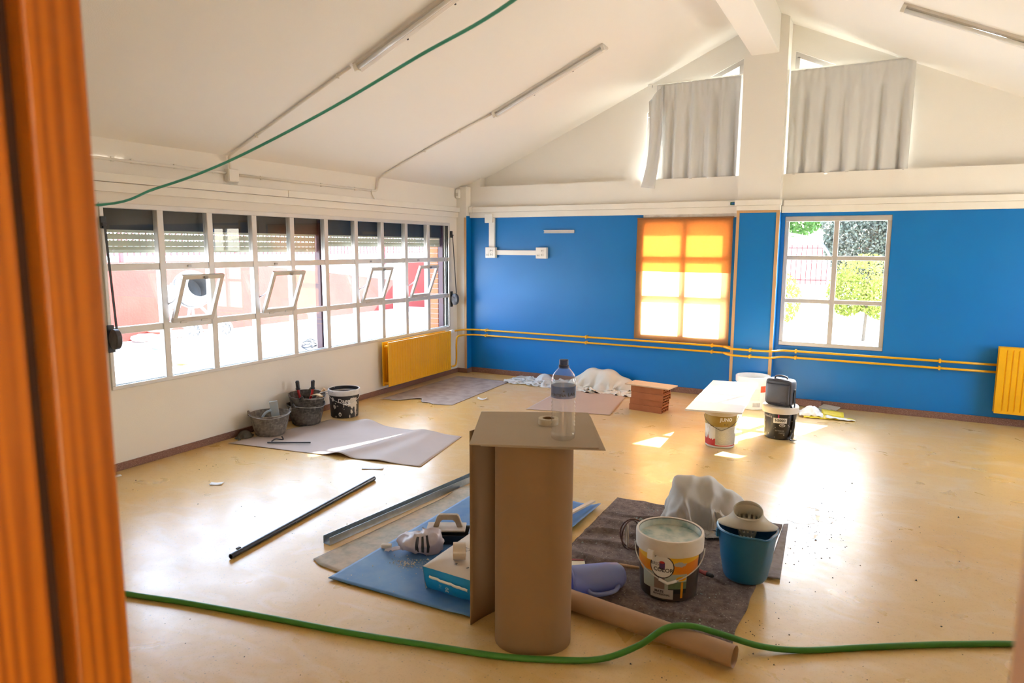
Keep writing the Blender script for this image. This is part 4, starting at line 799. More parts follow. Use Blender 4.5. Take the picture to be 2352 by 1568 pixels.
# big white bucket by the pillar
L4 = (3.80, -.365, 0); A4 = facing(L4)
t, rd = bucket('paint_bucket', 'large white paint bucket standing against the pillar', L4, .150, .165, .335, WHT, mat('bright_white_rim', (.80, .79, .77), .4), .06, inside=(.28, mat('white_paint', (.82, .82, .82), .4)))
cyl_patch(t, 'red_label', A4 + .52, A4 + .95, .185, .250, rd, mat('print_orange_red', (.72, .09, .03), .5), .001, 8, 1); cyl_patch(t, 'barcode', A4 + .05, A4 + .55, .03, .075, rd, mat('print_barcode', (.75, .74, .72), .5, wave=(70, (.15, .15, .15), 0, 'X')), .001, 16, 1)
cyl_patch(t, 'text_rows', A4 - .2, A4 + .5, .10, .22, rd, mat('print_rows', (.72, .70, .67), .5, wave=(40, (.60, .57, .53), 2, 'Z')), .0008, 12, 2)
# rubber buckets by the window wall
RUB = mat('mortar_caked_rubber', (.125, .11, .098), .85, .2, var=[(10, .8, (.24, .205, .175)), (40, .6, (.30, .27, .23))], bump=(35, .5, .006)); RUBD = mat('dark_rubber', (.055, .05, .046), .85, .2, var=[(9, .8, (.15, .13, .115)), (40, .6, (.22, .20, .17))], bump=(35, .5, .006))
def rubber(lb, loc, m, h=.19, tilt=0, handle=True, ac=0, k=1.0):
    t = thing('rubber_bucket', lb, 'bucket', loc, 0, 'mortar caked rubber buckets')
    t.rotation_euler = (tilt * .5, tilt, 0); a0 = facing(loc)
    def rib(p, a):
        q = 1 + (.022 if (math.cos(8 * (a - a0)) > .93 and .02 < p[2] < h - .03) else 0); return (p[0] * q, p[1] * q, p[2] + (.012 * max(0, math.cos(2 * (a - a0 - PI / 2))) ** 6 if p[2] > h - .02 else 0))
    B().lathe([(.118 * k, 0), (.128 * k, .008), (.148 * k, h * .5), (.164 * k, h - .022), (.172 * k, h - .018), (.174 * k, h), (.164 * k, h), (.145 * k, h * .5), (.122 * k, .014), (.001, .012)], 64, cap1=False, fn=rib).build('body', m, t, auto=50)
    for sgn in (-1, 1):
        a = a0 + sgn * PI / 2 + ac; B().tube([(.172 * k * math.cos(a) - .020 * math.sin(a), .172 * k * math.sin(a) + .020 * math.cos(a), h - .006), (.176 * k * math.cos(a), .176 * k * math.sin(a), h + .024), (.172 * k * math.cos(a) + .020 * math.sin(a), .172 * k * math.sin(a) - .020 * math.cos(a), h - .006)], .010, 8).build('lug', m, t, smooth=True)
    if handle: wirehandle(t, lambda z: .172 * k, h + .006, .026, a0 + ac, PI, .0035, None, .004, WIRE, .9)
    return t, a0
rubber('mortar caked rubber bucket nearest the doorway, with a grout float standing in it', (.205, -3.545, .005), RUB)
rubber('dark rubber bucket next to the black paint bucket, undermost of the nested pair', (.215, -3.115, .006), RUBD, ac=.9)
rubber('dark rubber bucket full of tools, nested into another one', (.215, -3.105, .094), RUBD, tilt=.07, ac=1.3, k=.97)
fl = thing('grout_float', 'pale blue grout float standing upright in the rubber bucket', 'float', (.215, -3.56, .03)); fl.rotation_euler = (.12, -.10, facing((.2, -3.55)) + PI / 2)
box('blade', .03, -.012, .0, .10, .004, .275, mat('pale_blue_plastic', (.30, .36, .42), .6, var=(20, .6, (.40, .38, .33))), fl, .003); box('sponge', .035, .0045, .02, .10, .03, .22, mat('yellow_sponge', (.28, .24, .12), .95, var=(30, .6, (.2, .17, .09))), fl, .004)
B().tube(smoothpath([(.035, -.014, .20), (-.01, -.03, .19), (-.045, -.035, .15), (-.055, -.03, .09), (-.045, -.02, .06)], 5), .011, 8).build('grip', mat('pale_blue_plastic', (.30, .36, .42), .6), fl, smooth=True)
sh_ = thing('lopping_shears', 'red handled lopping shears with black grips sticking out of the nested bucket', 'shears', (.20, -3.10, .11)); sh_.rotation_euler.z = facing((.2, -3.1)) + PI / 2
REDP = mat('red_enamel', (.42, .012, .012), .35, .5)
for sgn in (-1, 1):
    hd = B().tube(smoothpath([(sgn * .012, 0, .0), (sgn * .035, 0, .10), (sgn * .058, 0, .17), (sgn * .066, 0, .225)], 5), .0125, 8).build('arm', REDP, sh_, smooth=True)
    B().lathe([(.021, 0), (.021, .012), (.017, .016), (.0175, .06), (.019, .07), (.013, .084), (.001, .086)], 12, cap1=False, fn=lambda p, a: (sgn * .066 + p[0] + sgn * .004 * p[2] / .08, p[1], .215 + p[2])).build('grip', BLK, hd, smooth=True)
box('jaw', -.02, -.006, -.06, .02, .006, .02, DKG, sh_, .004)
def stick(name, lb, cat, a, b, r, m):
    a, b = Vector(a), Vector(b); o = B().tube([Vector((0, 0, 0)), b - a], r, 10).build(name, m, None, auto=40); o.location = a; return tag(o, lb, cat)
stick('wooden_stick', 'pale round wooden stick leaning in the nested rubber bucket', 'stick', (.20, -3.05, .14), (.345, -3.00, .325), .014, TRIMW)
tag(B().tube(smoothpath([(.30, -3.12, .27), (.37, -3.03, .305), (.41, -2.97, .30), (.40, -2.96, .285), (.36, -3.02, .28), (.33, -3.10, .262)], 5), .0035, 6).build('bent_wire', WIRE, None, smooth=True), 'loop of bent wire on the rim of the nested bucket', 'wire')
tp = thing('wood_offcut', 'curved pale offcut lying across the nested bucket rim', 'offcut', (.34, -3.10, .275)); B().grid(lambda u, v: (-.06 + .12 * u, -.02 + .04 * v, .015 * math.sin(PI * u)), 8, 2).build('board', mat('warm_offcut', (.52, .36, .20), .7), tp, smooth=True, solid=.008)
# black Dago bucket
L5 = (.315, -2.70, 0); A5 = facing(L5)
t, rd = bucket('paint_bucket', 'black splashed paint bucket with a dirty white rim beside the window wall', L5, .132, .147, .272, mat('black_splashed', (.018, .017, .018), .4, .5, speck=(26, .67, (.50, .45, .40))), mat('plastered_rim', (.62, .59, .56), .7, .2, var=(14, .6, (.45, .40, .35))), .048, inside=(.10, mat('grey_plaster', (.45, .42, .40), .8)))
cyl_text(t, 'lettering', 'Dago', .055, A5 - .02, .175, rd, PRW, .0006)
for k, (da, z, ru, rv) in enumerate(((.62, .150, .055, .050), (.85, .080, .012, .075), (.72, .135, .042, .007), (.50, .065, .012, .022), (-.85, .185, .016, .020), (-.70, .115, .016, .020), (-.62, .150, .006, .006), (-.05, .125, .004, .014), (.35, .02, .006, .016))): cyl_disc(t, 'paint_splash', A5 + da, z, ru, rv, rd, SPLAT, .0012 + .0004 * k, 22, .7, k + 4)
cyl_disc(t, 'drop_logo', A5 - .33, .042, .014, .021, rd, PRW, .0010, 18); cyl_disc(t, 'drop_logo_core', A5 - .33, .040, .007, .011, rd, PRK, .0016, 16)
wirehandle(t, rd, .222, .085, A5 + .15, PI * .9, .0022, WHT, .008, mat('white_wire', (.62, .60, .55), .5), .8)

# ================================================================== CARDBOARD STAND WITH BOTTLE
RC = Vector((3.665, -5.335, 0)); rzc = math.atan2(CAMP.y - RC.y, CAMP.x - RC.x) + PI / 2
cr = thing('cardboard_roll', 'tall brown cardboard roll standing on end as a table leg', 'cardboard', RC, rzc)
def rr(t, hx, hy, r):   # rounded rectangle outline
    per = []
    for cx, cy, a0 in ((hx - r, hy - r, 0), (-hx + r, hy - r, 90), (-hx + r, -hy + r, 180), (hx - r, -hy + r, 270)):
        for k in range(9): a = math.radians(a0 + 90 * k / 8); per.append((cx + r * math.cos(a), cy + r * math.sin(a)))
    return per
out = rr(0, .161, .150, .125); n = len(out); vs = [(x, y, z) for z in (0, .878) for x, y in out] + [(x * .97, y * .97, z) for z in (.878, 0) for x, y in out]
fs = [(j*n+i, j*n+(i+1) % n, (j+1)*n+(i+1) % n, (j+1)*n+i) for j in range(3) for i in range(n)] + [(3*n+i, 3*n+(i+1) % n, (i+1) % n, i) for i in range(n)]
B().add(vs, fs).build('wrap', CARD, cr, auto=35)
fp = smoothpath([(3.388, -5.392, 0), (3.41, -5.29, 0), (3.445, -5.20, 0), (3.50, -5.155, 0), (3.57, -5.15, 0)], 6); inv = (Matrix.Translation(RC) @ Matrix.Rotation(rzc, 4, 'Z')).inverted()
B().grid(lambda u, v: inv @ (Vector(fp[int(round(u * (len(fp) - 1)))]) + Vector((0, 0, v * .878))), len(fp) - 1, 6).build('loose_flap', CARD, cr, smooth=True, solid=.004)
sv = [(3.508, -5.594), (3.972, -5.400), (3.727, -4.884), (3.277, -5.104)]
tag(B().prism(sv, lambda p, k: (p[0], p[1], (.885, .890)[k])).build('cardboard_sheet', CARDL, None, bevel=.001), 'flat grey brown cardboard sheet laid on the standing roll, uppermost', 'cardboard')
sv2 = [(3.545, -5.57), (3.998, -5.396), (3.75, -4.92), (3.32, -5.09)]
tag(B().prism(sv2, lambda p, k: (p[0], p[1], (.8795, .8840)[k])).build('cardboard_sheet', CARDL, None, bevel=.001), 'second cardboard sheet under the top one, one corner peeping out at the right', 'cardboard')
PET = glass('clear_bottle_plastic', (.97, .975, .98), 1.5, .05, 1.7)
pn = PET.node_tree; po = [x for x in pn.nodes if x.type == 'OUTPUT_MATERIAL'][0]; pm = po.inputs[0].links[0].from_node; pd_ = pn.nodes.new('ShaderNodeBsdfDiffuse'); pd_.inputs[0].default_value = (.75, .76, .78, 1); pm2 = pn.nodes.new('ShaderNodeMixShader'); pm2.inputs[0].default_value = .06
pn.links.new(pm.outputs[0], pm2.inputs[1]); pn.links.new(pd_.outputs[0], pm2.inputs[2]); pn.links.new(pm2.outputs[0], po.inputs[0])
BL = (3.800, -5.352, .8905); ABt = facing(BL); bt = thing('water_bottle', 'clear plastic water bottle with a navy cap standing on the cardboard', 'bottle', BL); bt.scale = (1.1, 1.1, .98)
prof = [(.001, .010), (.022, .006), (.034, .0), (.042, .006), (.0445, .020)]
for k in range(9): prof += [(.0445, .028 + k * .0155), (.0402, .0357 + k * .0155)]
prof += [(.0445, .170), (.0440, .175), (.0440, .225), (.0450, .232), (.0445, .245), (.038, .268), (.026, .285), (.0165, .297), (.0145, .302), (.0145, .322)]
B().lathe(prof, 40, cap0=False, cap1=False).build('body', PET, bt, smooth=True)
NAVY = mat('navy_cap', (.015, .04, .14), .4, .5)
B().lathe([(.0165, .308), (.0168, .326), (.0155, .328), (.001, .328)], 24, cap0=True, cap1=False).build('cap', NAVY, bt, auto=40); B().lathe([(.0185, .294), (.0190, .304), (.0172, .305), (.0172, .294)], 24, cap0=False, cap1=False).build('neck_ring', NAVY, bt, smooth=True)
LBL = bpy.data.materials.new('bottle_label_film'); LBL.use_nodes = True; n_ = LBL.node_tree; bs = n_.nodes['Principled BSDF']; bs.inputs['Base Color'].default_value = (.11, .16, .32, 1); bs.inputs['Roughness'].default_value = .3
tr_ = n_.nodes.new('ShaderNodeBsdfTransparent'); tr_.inputs[0].default_value = (.62, .66, .75, 1); ms_ = n_.nodes.new('ShaderNodeMixShader'); ms_.inputs[0].default_value = .38
n_.links.new(bs.outputs[0], ms_.inputs[1]); n_.links.new(tr_.outputs[0], ms_.inputs[2]); n_.links.new(ms_.outputs[0], n_.nodes['Material Output'].inputs[0])
lrad = lambda z: .0452
cyl_patch(bt, 'label', 0, 2 * PI, .176, .224, lrad, LBL, 0, 40, 2)
cyl_text(bt, 'lettering', 'FONTIÑA', .0150, ABt - .50, .190, lrad, PRK, .0004); cyl_text(bt, 'lettering', 'LAN', .018, ABt + .72, .193, lrad, PRK, .0005); cyl_disc(bt, 'label_dot', ABt + .02, .208, .003, .003, lrad, PRK, .001, 12)
tpe = thing('masking_tape', 'roll of cream masking tape lying on the cardboard behind the bottle', 'tape', (3.650, -5.165, .8905))
TAPE = mat('cream_tape', (.58, .50, .36), .6); B().lathe([(.026, 0), (.0435, 0), (.0435, .026), (.026, .026)], 32, cap0=False, cap1=False).build('tape', TAPE, tpe, auto=40); B().lathe([(.0245, .001), (.026, .001), (.026, .025), (.0245, .025)], 28, cap0=False, cap1=False).build('core', CARD, tpe, auto=40)
# ================================================================== THINGS ON THE FLOOR, FOREGROUND
kt = Vector((4.475, -5.175, .0465)) - Vector((3.66, -5.055, .0465)); n = 40
kraft_t = thing('kraft_paper_roll', 'rolled up kraft paper tube lying on the floor under the hose', 'paper roll', (3.66, -5.055, .050))
pts = [kt * (i / 24) for i in range(25)]
ktube = B(); N_ = 24; vs = []
for i, p in enumerate(pts):
    side = Vector((-kt.y, kt.x, 0)).normalized()
    for k in range(N_ + 6):
        a = 2 * PI * k / N_; r_ = .045 - .0014 * (k / N_) + .0018 * nz(i * .3, k * .5); vs.append(p + side * r_ * math.cos(a) + Vector((0, 0, 1)) * r_ * math.sin(a) * (.98))
fs = [(i*(N_+6)+k, i*(N_+6)+k+1, (i+1)*(N_+6)+k+1, (i+1)*(N_+6)+k) for i in range(24) for k in range(N_ + 5)]
ktube.add(vs, fs).build('outer_wrap', KRAFTT, kraft_t, smooth=True, solid=.0012)
hs = smoothpath([(.02, -6.20, .013), (.9, -6.10, .013), (1.75, -5.96, .013), (2.12, -5.875, .013), (2.54, -5.79, .013), (2.97, -5.71, .013), (3.36, -5.62, .013), (3.63, -5.555, .013), (3.84, -5.47, .013), (4.00, -5.385, .018), (4.12, -5.28, .055), (4.20, -5.19, .103), (4.29, -5.13, .107), (4.40, -5.085, .080), (4.55, -5.01, .028), (4.71, -4.93, .013), (4.95, -4.775, .013), (5.28, -4.575, .013), (5.60, -4.42, .013), (6.3, -4.2, .013), (7.40, -4.1, .013)], 8)
tag(B().tube(hs, .0128, 12).build('garden_hose', mat('green_hose', (.045, .20, .022), .45, .4, var=(30, .3, (.035, .16, .02))), None, smooth=True), 'green garden hose trailing across the floor and over the kraft roll', 'hose')
# blue jug lying on its side
JB = mat('translucent_blue_plastic', (.36, .44, .80), .35, .5, trans=.40)
jg = thing('plastic_jug', 'translucent blue plastic jug lying on its side behind the cardboard roll', 'jug', (3.672, -4.962, .078)); jg.rotation_euler.z = .75; jg.scale = (.98, .9, .9)
def jl(p, a): return (p[2], p[0], p[1] * .98)
B().lathe([(.080, 0), (.0795, .03), (.078, .08), (.074, .20), (.066, .262), (.045, .285), (.001, .290)], 32, cap0=False, cap1=False, fn=jl).build('body', JB, jg, smooth=True, solid=.002)
B().tube(smoothpath([(.075, -.074, -.02), (.085, -.100, -.03), (.13, -.112, -.034), (.20, -.104, -.03), (.235, -.072, -.02)], 5), .011, 8).build('handle', JB, jg, smooth=True)
B().lathe([(.0815, 0), (.0835, .004), (.0815, .010)], 32, cap0=False, cap1=False, fn=jl).build('rim', JB, jg, smooth=True)
# white plastic sack
SACK = mat('white_sack_plastic', (.66, .635, .585), .5, .4, trans=.25, var=(5, .4, (.54, .515, .47)), bump=(22, .25, .006))
def drape(nx, ny, lx, ly, start, spheres, wall=None, steps=90, seed=0, iters=7, ell=None, jitter=.004):
    """small position based cloth: a sheet lx x ly falls over hidden lumps, the floor and a wall; returns points"""
    rng = np.random.RandomState(seed); U, V = np.meshgrid(np.linspace(0, 1, nx), np.linspace(0, 1, ny))
    P = np.stack(start(U, V), -1).astype(float); P += rng.normal(0, jitter, P.shape); Q = P.copy(); dx, dy = lx / (nx - 1), ly / (ny - 1)
    pairs = []
    for di, dj, L, k in ((0, 1, dx, 1.0), (1, 0, dy, 1.0), (1, 1, math.hypot(dx, dy), .6), (1, -1, math.hypot(dx, dy), .6), (0, 2, 2 * dx, .12), (2, 0, 2 * dy, .12)):
        I, J = np.meshgrid(np.arange(ny), np.arange(nx), indexing='ij'); I2, J2 = I + di, J + dj; ok = (I2 < ny) & (J2 >= 0) & (J2 < nx)
        step = max(di, abs(dj)); key = (I // max(1, di) % 2 if di else J // max(1, abs(dj)) % 2)
        for c in (0, 1):
            m_ = ok & (key == c); pairs.append((I[m_] * nx + J[m_], I2[m_] * nx + J2[m_], L, k))
    P = P.reshape(-1, 3); Q = P.copy(); inv_n = None
    for s_ in range(steps):
        vel = (P - Q) * .965; Q = P.copy(); vel = np.clip(vel, -.03, .03); P = P + vel; P[:, 2] -= .0022
        for it in range(iters):
            for a_, b2, L, k in pairs:
                d = P[b2] - P[a_]; ln = np.sqrt(np.einsum('ij,ij->i', d, d)) + 1e-9; c_ = (k * .5 * (ln - L) / ln)[:, None] * d
                if k < .5: c_ = np.where((ln < L)[:, None], c_, c_ * .2)
                P[a_] += c_; P[b2] -= c_
            if it % 2: continue
            for cx, cy, cz, r, ez in spheres:
                d = P - np.array((cx, cy, cz)); d[:, 2] /= ez; ln = np.linalg.norm(d, axis=1) + 1e-9; h = ln < r; f = d[h] / ln[h][:, None] * r; f[:, 2] *= ez; P[h] = f + np.array((cx, cy, cz))
            lo = P[:, 2] < .004; P[lo, 2] = .004; P[lo, :2] = Q[lo, :2] + (P[lo, :2] - Q[lo, :2]) * .25
            if ell:
                e_ = np.sqrt((P[:, 0] / ell[0]) ** 2 + (P[:, 1] / ell[1]) ** 2); o_ = e_ > 1; P[o_, :2] /= e_[o_][:, None]
            if wall is not None: w_ = P[:, 1] > wall; P[w_, 1] = wall
    return P.reshape(ny, nx, 3)
def cloth_obj(name, P, m, parent=None, sub=1):
    ny, nx, _ = P.shape
    return B().add([tuple(map(float, p)) for p in P.reshape(-1, 3)], [(j*nx+i, j*nx+i+1, (j+1)*nx+i+1, (j+1)*nx+i) for j in range(ny-1) for i in range(nx-1)]).build(name, m, parent, smooth=True, sub=sub)
def heap(name, lb, cat, c, rx, ry, h, m, seed, rz=0, nr=44, na=110, fold=.35, prof=.55, skew=(0, 0)):
    P = drape(26, 26, rx * 2.6, ry * 2.6, lambda U, V: (c[0] + (U - .5) * rx * 2, c[1] + (V - .5) * ry * 2, .05 + .08 * np.sin(U * 9 + V * 7)), [(c[0], c[1], 0, h, 1.0)], None, 50, int(seed))
    P[..., 0] = np.maximum(P[..., 0], .016); return tag(cloth_obj(name, P, m), lb, cat)
sk0 = Vector((4.085, -3.83, .008)); rs = rzc
sck = thing('plastic_sack', 'crumpled white plastic sack bulging up behind the paint buckets', 'sack', sk0, .48)
cr_, sr_ = math.cos(.48), math.sin(.48)
PS = drape(60, 48, 1.00, .84, lambda U, V: ((U - .5) * .50, (V - .5) * .34, .42 + .04 * np.sin(U * 11 + 3 * V) + .03 * np.sin(V * 13 + U * 4)), [(-.13, .02, .14, .115, 1.55), (-.02, .03, .13, .125, 1.45), (.09, .02, .08, .115, 1.35), (.17, .0, .03, .085, 1.3), (-.17, -.03, .10, .085, 1.6)], None, 90, 4, 7, (.275, .185))
for j in range(PS.shape[0]):
    for i in range(PS.shape[1]):
        x, y, z = PS[j, i]; k_ = min(1, z / .06)
        f_ = .034 * math.exp(-(nz(x * 4.2 + z * 3.4, y * 3 - z * 2.6 + x * 1.5, 2.2) * 5) ** 2) + .016 * math.exp(-(nz(x * 9 - z * 7, y * 8 + z * 6, 6.3) * 5) ** 2) + .007 * nz(x * 22, y * 22, z * 22) - .014
        d_ = Vector((x / .27, y / .18, .45)).normalized() * f_ * k_; PS[j, i] += np.array(d_)
PS[..., 2] = np.maximum(PS[..., 2], .004) + .006
cloth_obj('bag', PS, SACK, sck)
def tail(u, v): return Vector((.0 + .05 * v + (.02 + .06 * v) * (u - .5) * 2, -.17 - .07 * v + .02 * math.sin(u * 7), .17 - .11 * v + .02 * nz(u * 4, v * 4)))
B().grid(tail, 10, 12).build('loose_corner', SACK, sck, smooth=True, solid=.001)
# dust sheets by the blue wall
DSW = mat('white_dust_sheet', (.72, .72, .71), .8, .2, trans=.15); DSC = mat('cream_dust_sheet', (.66, .61, .52), .85, .2, var=(5, .3, (.56, .50, .41)), bump=(30, .3, .008))
PA = drape(56, 40, 1.15, .72, lambda U, V: (.93 + U * .66, -.47 + V * .40, .10 + .09 * np.sin(U * 17 + 3 * V) * np.cos(V * 8 + U * 3) + .05 * np.sin(V * 17)), [(1.30, -.16, .0, .10, 1.0), (1.42, -.30, .0, .06, 1.0), (1.12, -.30, .0, .035, 1.0)], -.02, 55, 2)
tag(cloth_obj('dust_sheet', PA, DSW), 'thin white dust sheet thrown on the floor by the blue wall', 'dust sheet')
PC = drape(80, 52, 1.75, .95, lambda U, V: (1.60 + U * .98, -.50 + V * .46, .26 + .07 * np.sin(U * 21 + 4 * V) * np.cos(V * 9 + U * 5) + .05 * np.sin(V * 19 + U * 6)), [(1.95, -.17, .04, .16, 1.2), (2.15, -.19, .04, .17, 1.15), (2.33, -.18, .0, .15, 1.0), (1.78, -.26, .0, .09, 1.1), (2.10, -.33, .0, .08, 1.0)], -.02, 65, 5)
tag(cloth_obj('dust_sheet', PC, DSC), 'big cream dust sheet heaped against the blue wall behind the brick stack', 'dust sheet')
# brick stack and board
HB = mat('hollow_brick_clay', (.40, .145, .060), .85, .2, var=(12, .5, (.33, .11, .045)), bump=(60, .25, .004)); HBD = HB
def hollow_brick():
    W, H, Ln = .19, .063, .35; wx = .010; hx = (W - 5 * wx) / 4; wz = .008; hz = (H - 3 * wz) / 2
    xs = [0]; zs = [0]
    for i in range(4): xs += [xs[-1] + wx, xs[-1] + wx + hx]
    xs.append(W)
    for i in range(2): zs += [zs[-1] + wz, zs[-1] + wz + hz]
    zs.append(H); nx, nz_ = len(xs), len(zs); s = B(); V = lambda i, j, k: k * nx * nz_ + j * nx + i
    vs = [(xs[i] - W / 2, k * Ln, zs[j]) for k in (0, 1) for j in range(nz_) for i in range(nx)]; fs = []
    hole = lambda i, j: 0 <= i < nx - 1 and 0 <= j < nz_ - 1 and i % 2 == 1 and j % 2 == 1
    solid = lambda i, j: 0 <= i < nx - 1 and 0 <= j < nz_ - 1 and not hole(i, j)
    for j in range(nz_ - 1):
        for i in range(nx - 1):
            if solid(i, j):
                for k in (0, 1): fs.append((V(i, j, k), V(i + 1, j, k), V(i + 1, j + 1, k), V(i, j + 1, k)))
    for j in range(nz_ - 1):
        for i in range(nx):
            if solid(i - 1, j) != solid(i, j): fs.append((V(i, j, 0), V(i, j + 1, 0), V(i, j + 1, 1), V(i, j, 1)))
    for j in range(nz_):
        for i in range(nx - 1):
            if solid(i, j - 1) != solid(i, j): fs.append((V(i, j, 0), V(i + 1, j, 0), V(i + 1, j, 1), V(i, j, 1)))
    return s.add(vs, fs)
hb = None
for k, (dx, dy, rz, lb) in enumerate(((0, 0, 0, 'hollow clay brick at the bottom of the stack'), (.005, .012, .03, 'hollow clay brick second from the bottom of the stack'), (.02, -.012, -.03, 'hollow clay brick third from the bottom of the stack'), (.012, .004, -.01, 'hollow clay brick at the top of the stack, under the pale board'))):
    o = hollow_brick().build('hollow_brick', HB, None) if hb is None else hb.copy()
    if hb: C.objects.link(o)
    hb = hb or o; o.location = (3.06 + dx, -1.04 + dy, k * .064); o.rotation_euler.z = PI / 2 - .13 + rz; tag(o, lb, 'brick', 'hollow bricks of the stack')
o = box('chipboard_panel', -.24, -.115, 0, .24, .115, .012, mat('chipboard', (.60, .44, .29), .7, .3, var=(40, .4, (.52, .36, .22))), None, .001); o.location = (2.905, -1.02, .2575); o.rotation_euler.z = -.16; tag(o, 'pale chipboard panel lying on the brick stack', 'board')
# metal stud, black tube, batten
a, b_ = Vector((2.25, -5.06, .002)), Vector((2.50, -3.0, .002)); v = b_ - a
cp = thing('metal_stud', 'long galvanised metal channel lying on the floor beside the lino strip', 'metal channel', a, math.atan2(v.y, v.x)); Ls = v.length
B().prism([(-.027, 0), (.027, 0), (.027, .045), (.0255, .045), (.0255, .0015), (-.0255, .0015), (-.0255, .045), (-.027, .045)], lambda p, k: ((0, Ls)[k], p[0], p[1])).build('channel', STEEL, cp)
a, b_ = Vector((1.93, -5.44, .0155)), Vector((1.795, -4.08, .0155)); v = b_ - a
bt_ = thing('black_tube', 'straight black metal tube lying alone on the floor', 'tube', a, math.atan2(v.y, v.x))
B().lathe([(.0105, 0), (.0145, 0), (.0145, v.length), (.0105, v.length), (.0105, 0)], 14, cap0=False, cap1=False, fn=lambda p, a_: (p[2], p[0], p[1])).build('tube', mat('black_steel', (.012, .014, .022), .28, .6, metal=.3, speck=(40, .70, (.2, .2, .22))), bt_, auto=40)
box('tab', .06, .008, .010, .085, .024, .018, DKG, bt_, .002)
a, b_ = Vector((3.235, -4.45, .035)), Vector((3.36, -3.82, .035)); v = b_ - a
o = box('wooden_batten', 0, -.014, 0, v.length, .014, .012, mat('raw_pine', (.66, .52, .38), .7), None, .001); o.location = a; o.rotation_euler.z = math.atan2(v.y, v.x); tag(o, 'thin raw pine batten lying across the blue sheet', 'batten')
# plaster bag with tape
PB = mat('kraft_bag_beige', (.58, .50, .41), .7, .3, var=(6, .4, (.50, .43, .35)), bump=(9, .35, .012)); PBB = mat('bag_blue_print', (.006, .26, .60), .5, .4, var=(8, .3, (.006, .21, .50)), bump=(9, .3, .01))
pb = thing('plaster_bag', 'full beige and blue plaster bag lying on the blue sheet', 'bag', (3.025, -5.235, .012), -.06)
def pbag(u, v):     # top skin, slumping at the edges
    x = .345 * u - .03 * v; y = .50 * v; e = min(u, 1 - u, v, 1 - v) * 9; k = 1 - math.exp(-e)
    return (x, y, .112 + .020 * k + .010 * nz(u * 4, v * 4, 3) * k)
B().grid(pbag, 30, 34).build('top_face', PB, pb, smooth=True)
def pside(u, v, mode):
    z = .112 * (1 - v); bulge = .022 * math.sin(PI * v) + .008 * nz(u * 6, v * 4, mode)
    if mode == 0: p = Vector((.345 * u, 0, 0)); d = Vector((0, -1, 0))
    elif mode == 1: p = Vector((-.03 * u, .50 * u, 0)); d = Vector((-1, 0, 0))
    elif mode == 2: p = Vector((.345 - .03 * u, .50 * u, 0)); d = Vector((1, 0, 0))
    else: p = Vector((-.03 + .345 * u, .50, 0)); d = Vector((0, 1, 0))
    e = math.sin(PI * u) ** .4 if 0 < u < 1 else 0
    return p + d * bulge * e - d * .03 * v * (1 if v > 0 else 0) * .5 + Vector((0, 0, z))
for md, mm, nm in ((0, PBB, 'blue_end'), (1, PB, 'side_face'), (2, PB, 'side_face'), (3, PBB, 'blue_end')): B().grid(lambda u, v: pside(u, v, md), 20, 10).build(nm, mm, pb, smooth=True)
B().grid(lambda u, v: (.06 + .22 * u, -.026 - .004 * math.sin(PI * v), .078 + .014 * v - .012 * u + .006 * nz(u * 8, 2)), 14, 2).build('torn_flap', WHT, pb, smooth=True, solid=.001)
def flat_text(parent, body, size, M, m, bold=0):
    vs, fs = text_geo(body, size, bold); o = B().add([M @ Vector(v_) for v_ in vs], fs).build('lettering', m, parent); o['kind'] = 'stuff'; return o
T = Matrix.Translation; R_ = Matrix.Rotation
flat_text(pb, 'EQ', .042, T((.105, .215, .1395)) @ R_(-.25, 4, 'Z'), PRK); flat_text(pb, 'R', .022, T((.155, .060, .1375)) @ R_(-.15, 4, 'Z'), PRK, .0008)
flat_text(pb, 'B', .020, T((.225, .055, .1375)) @ R_(-.15, 4, 'Z'), PRK, .001); flat_text(pb, '30', .026, T((.165, -.0275, .046)) @ R_(PI / 2, 4, 'X') @ R_(PI / 2, 4, 'Z'), PRW); flat_text(pb, '10', .022, T((.125, -.0275, .052)) @ R_(PI / 2, 4, 'X') @ R_(PI / 2, 4, 'Z'), mat('print_pale_blue', (.25, .45, .65), .5))
tr2 = thing('packing_tape', 'roll of clear packing tape lying on the plaster bag', 'tape', (3.165, -5.125, .188)); tr2.rotation_euler = (0, PI / 2, .55)
B().lathe([(.028, -.03), (.042, -.03), (.042, .03), (.028, .03)], 28, cap0=False, cap1=False).build('tape', mat('clear_tape', (.55, .47, .38), .25, .6), tr2, auto=40); B().lathe([(.026, -.031), (.028, -.031), (.028, .031), (.026, .031)], 28, cap0=False, cap1=False).build('core', CARD, tr2, auto=40)
# plastering float on a black tray
tr3 = thing('black_tray', 'black plastic tray under the plastering float', 'tray', (2.86, -4.70, .012), .45)
B().lathe([(.085, 0), (.105, .055), (.112, .055), (.112, .060), (.098, .058), (.080, .006), (.001, .006)], 4, cap1=False, fn=lambda p, a: (p[0] * 1.25 * math.cos(PI / 4) - p[1] * 1.25 * math.sin(PI / 4), (p[0] * math.sin(PI / 4) + p[1] * math.cos(PI / 4)) * .95, p[2])).build('tray', mat('black_gloss_plastic', (.016, .016, .018), .25, .6), tr3)
pf = thing('plastering_float', 'beige plastic float with an open handle resting on the black tray', 'float', (2.80, -4.70, .074), .47)
FLB = mat('beige_plastic', (.36, .28, .19), .5, .4, var=(20, .5, (.46, .40, .32)))
box('sole', -.10, -.06, 0, .12, .06, .010, mat('worn_float_sole', (.50, .44, .38), .6, var=(20, .5, (.40, .33, .26))), pf, .003)
hp = [(-.065, .010), (.105, .010), (.08, .075), (.070, .083), (-.030, .083), (-.040, .075)]
oh = [(-.033, .010), (.070, .010), (.060, .038), (.048, .052), (-.012, .052), (-.024, .038)]
hm = B(); n = 6; vs = []
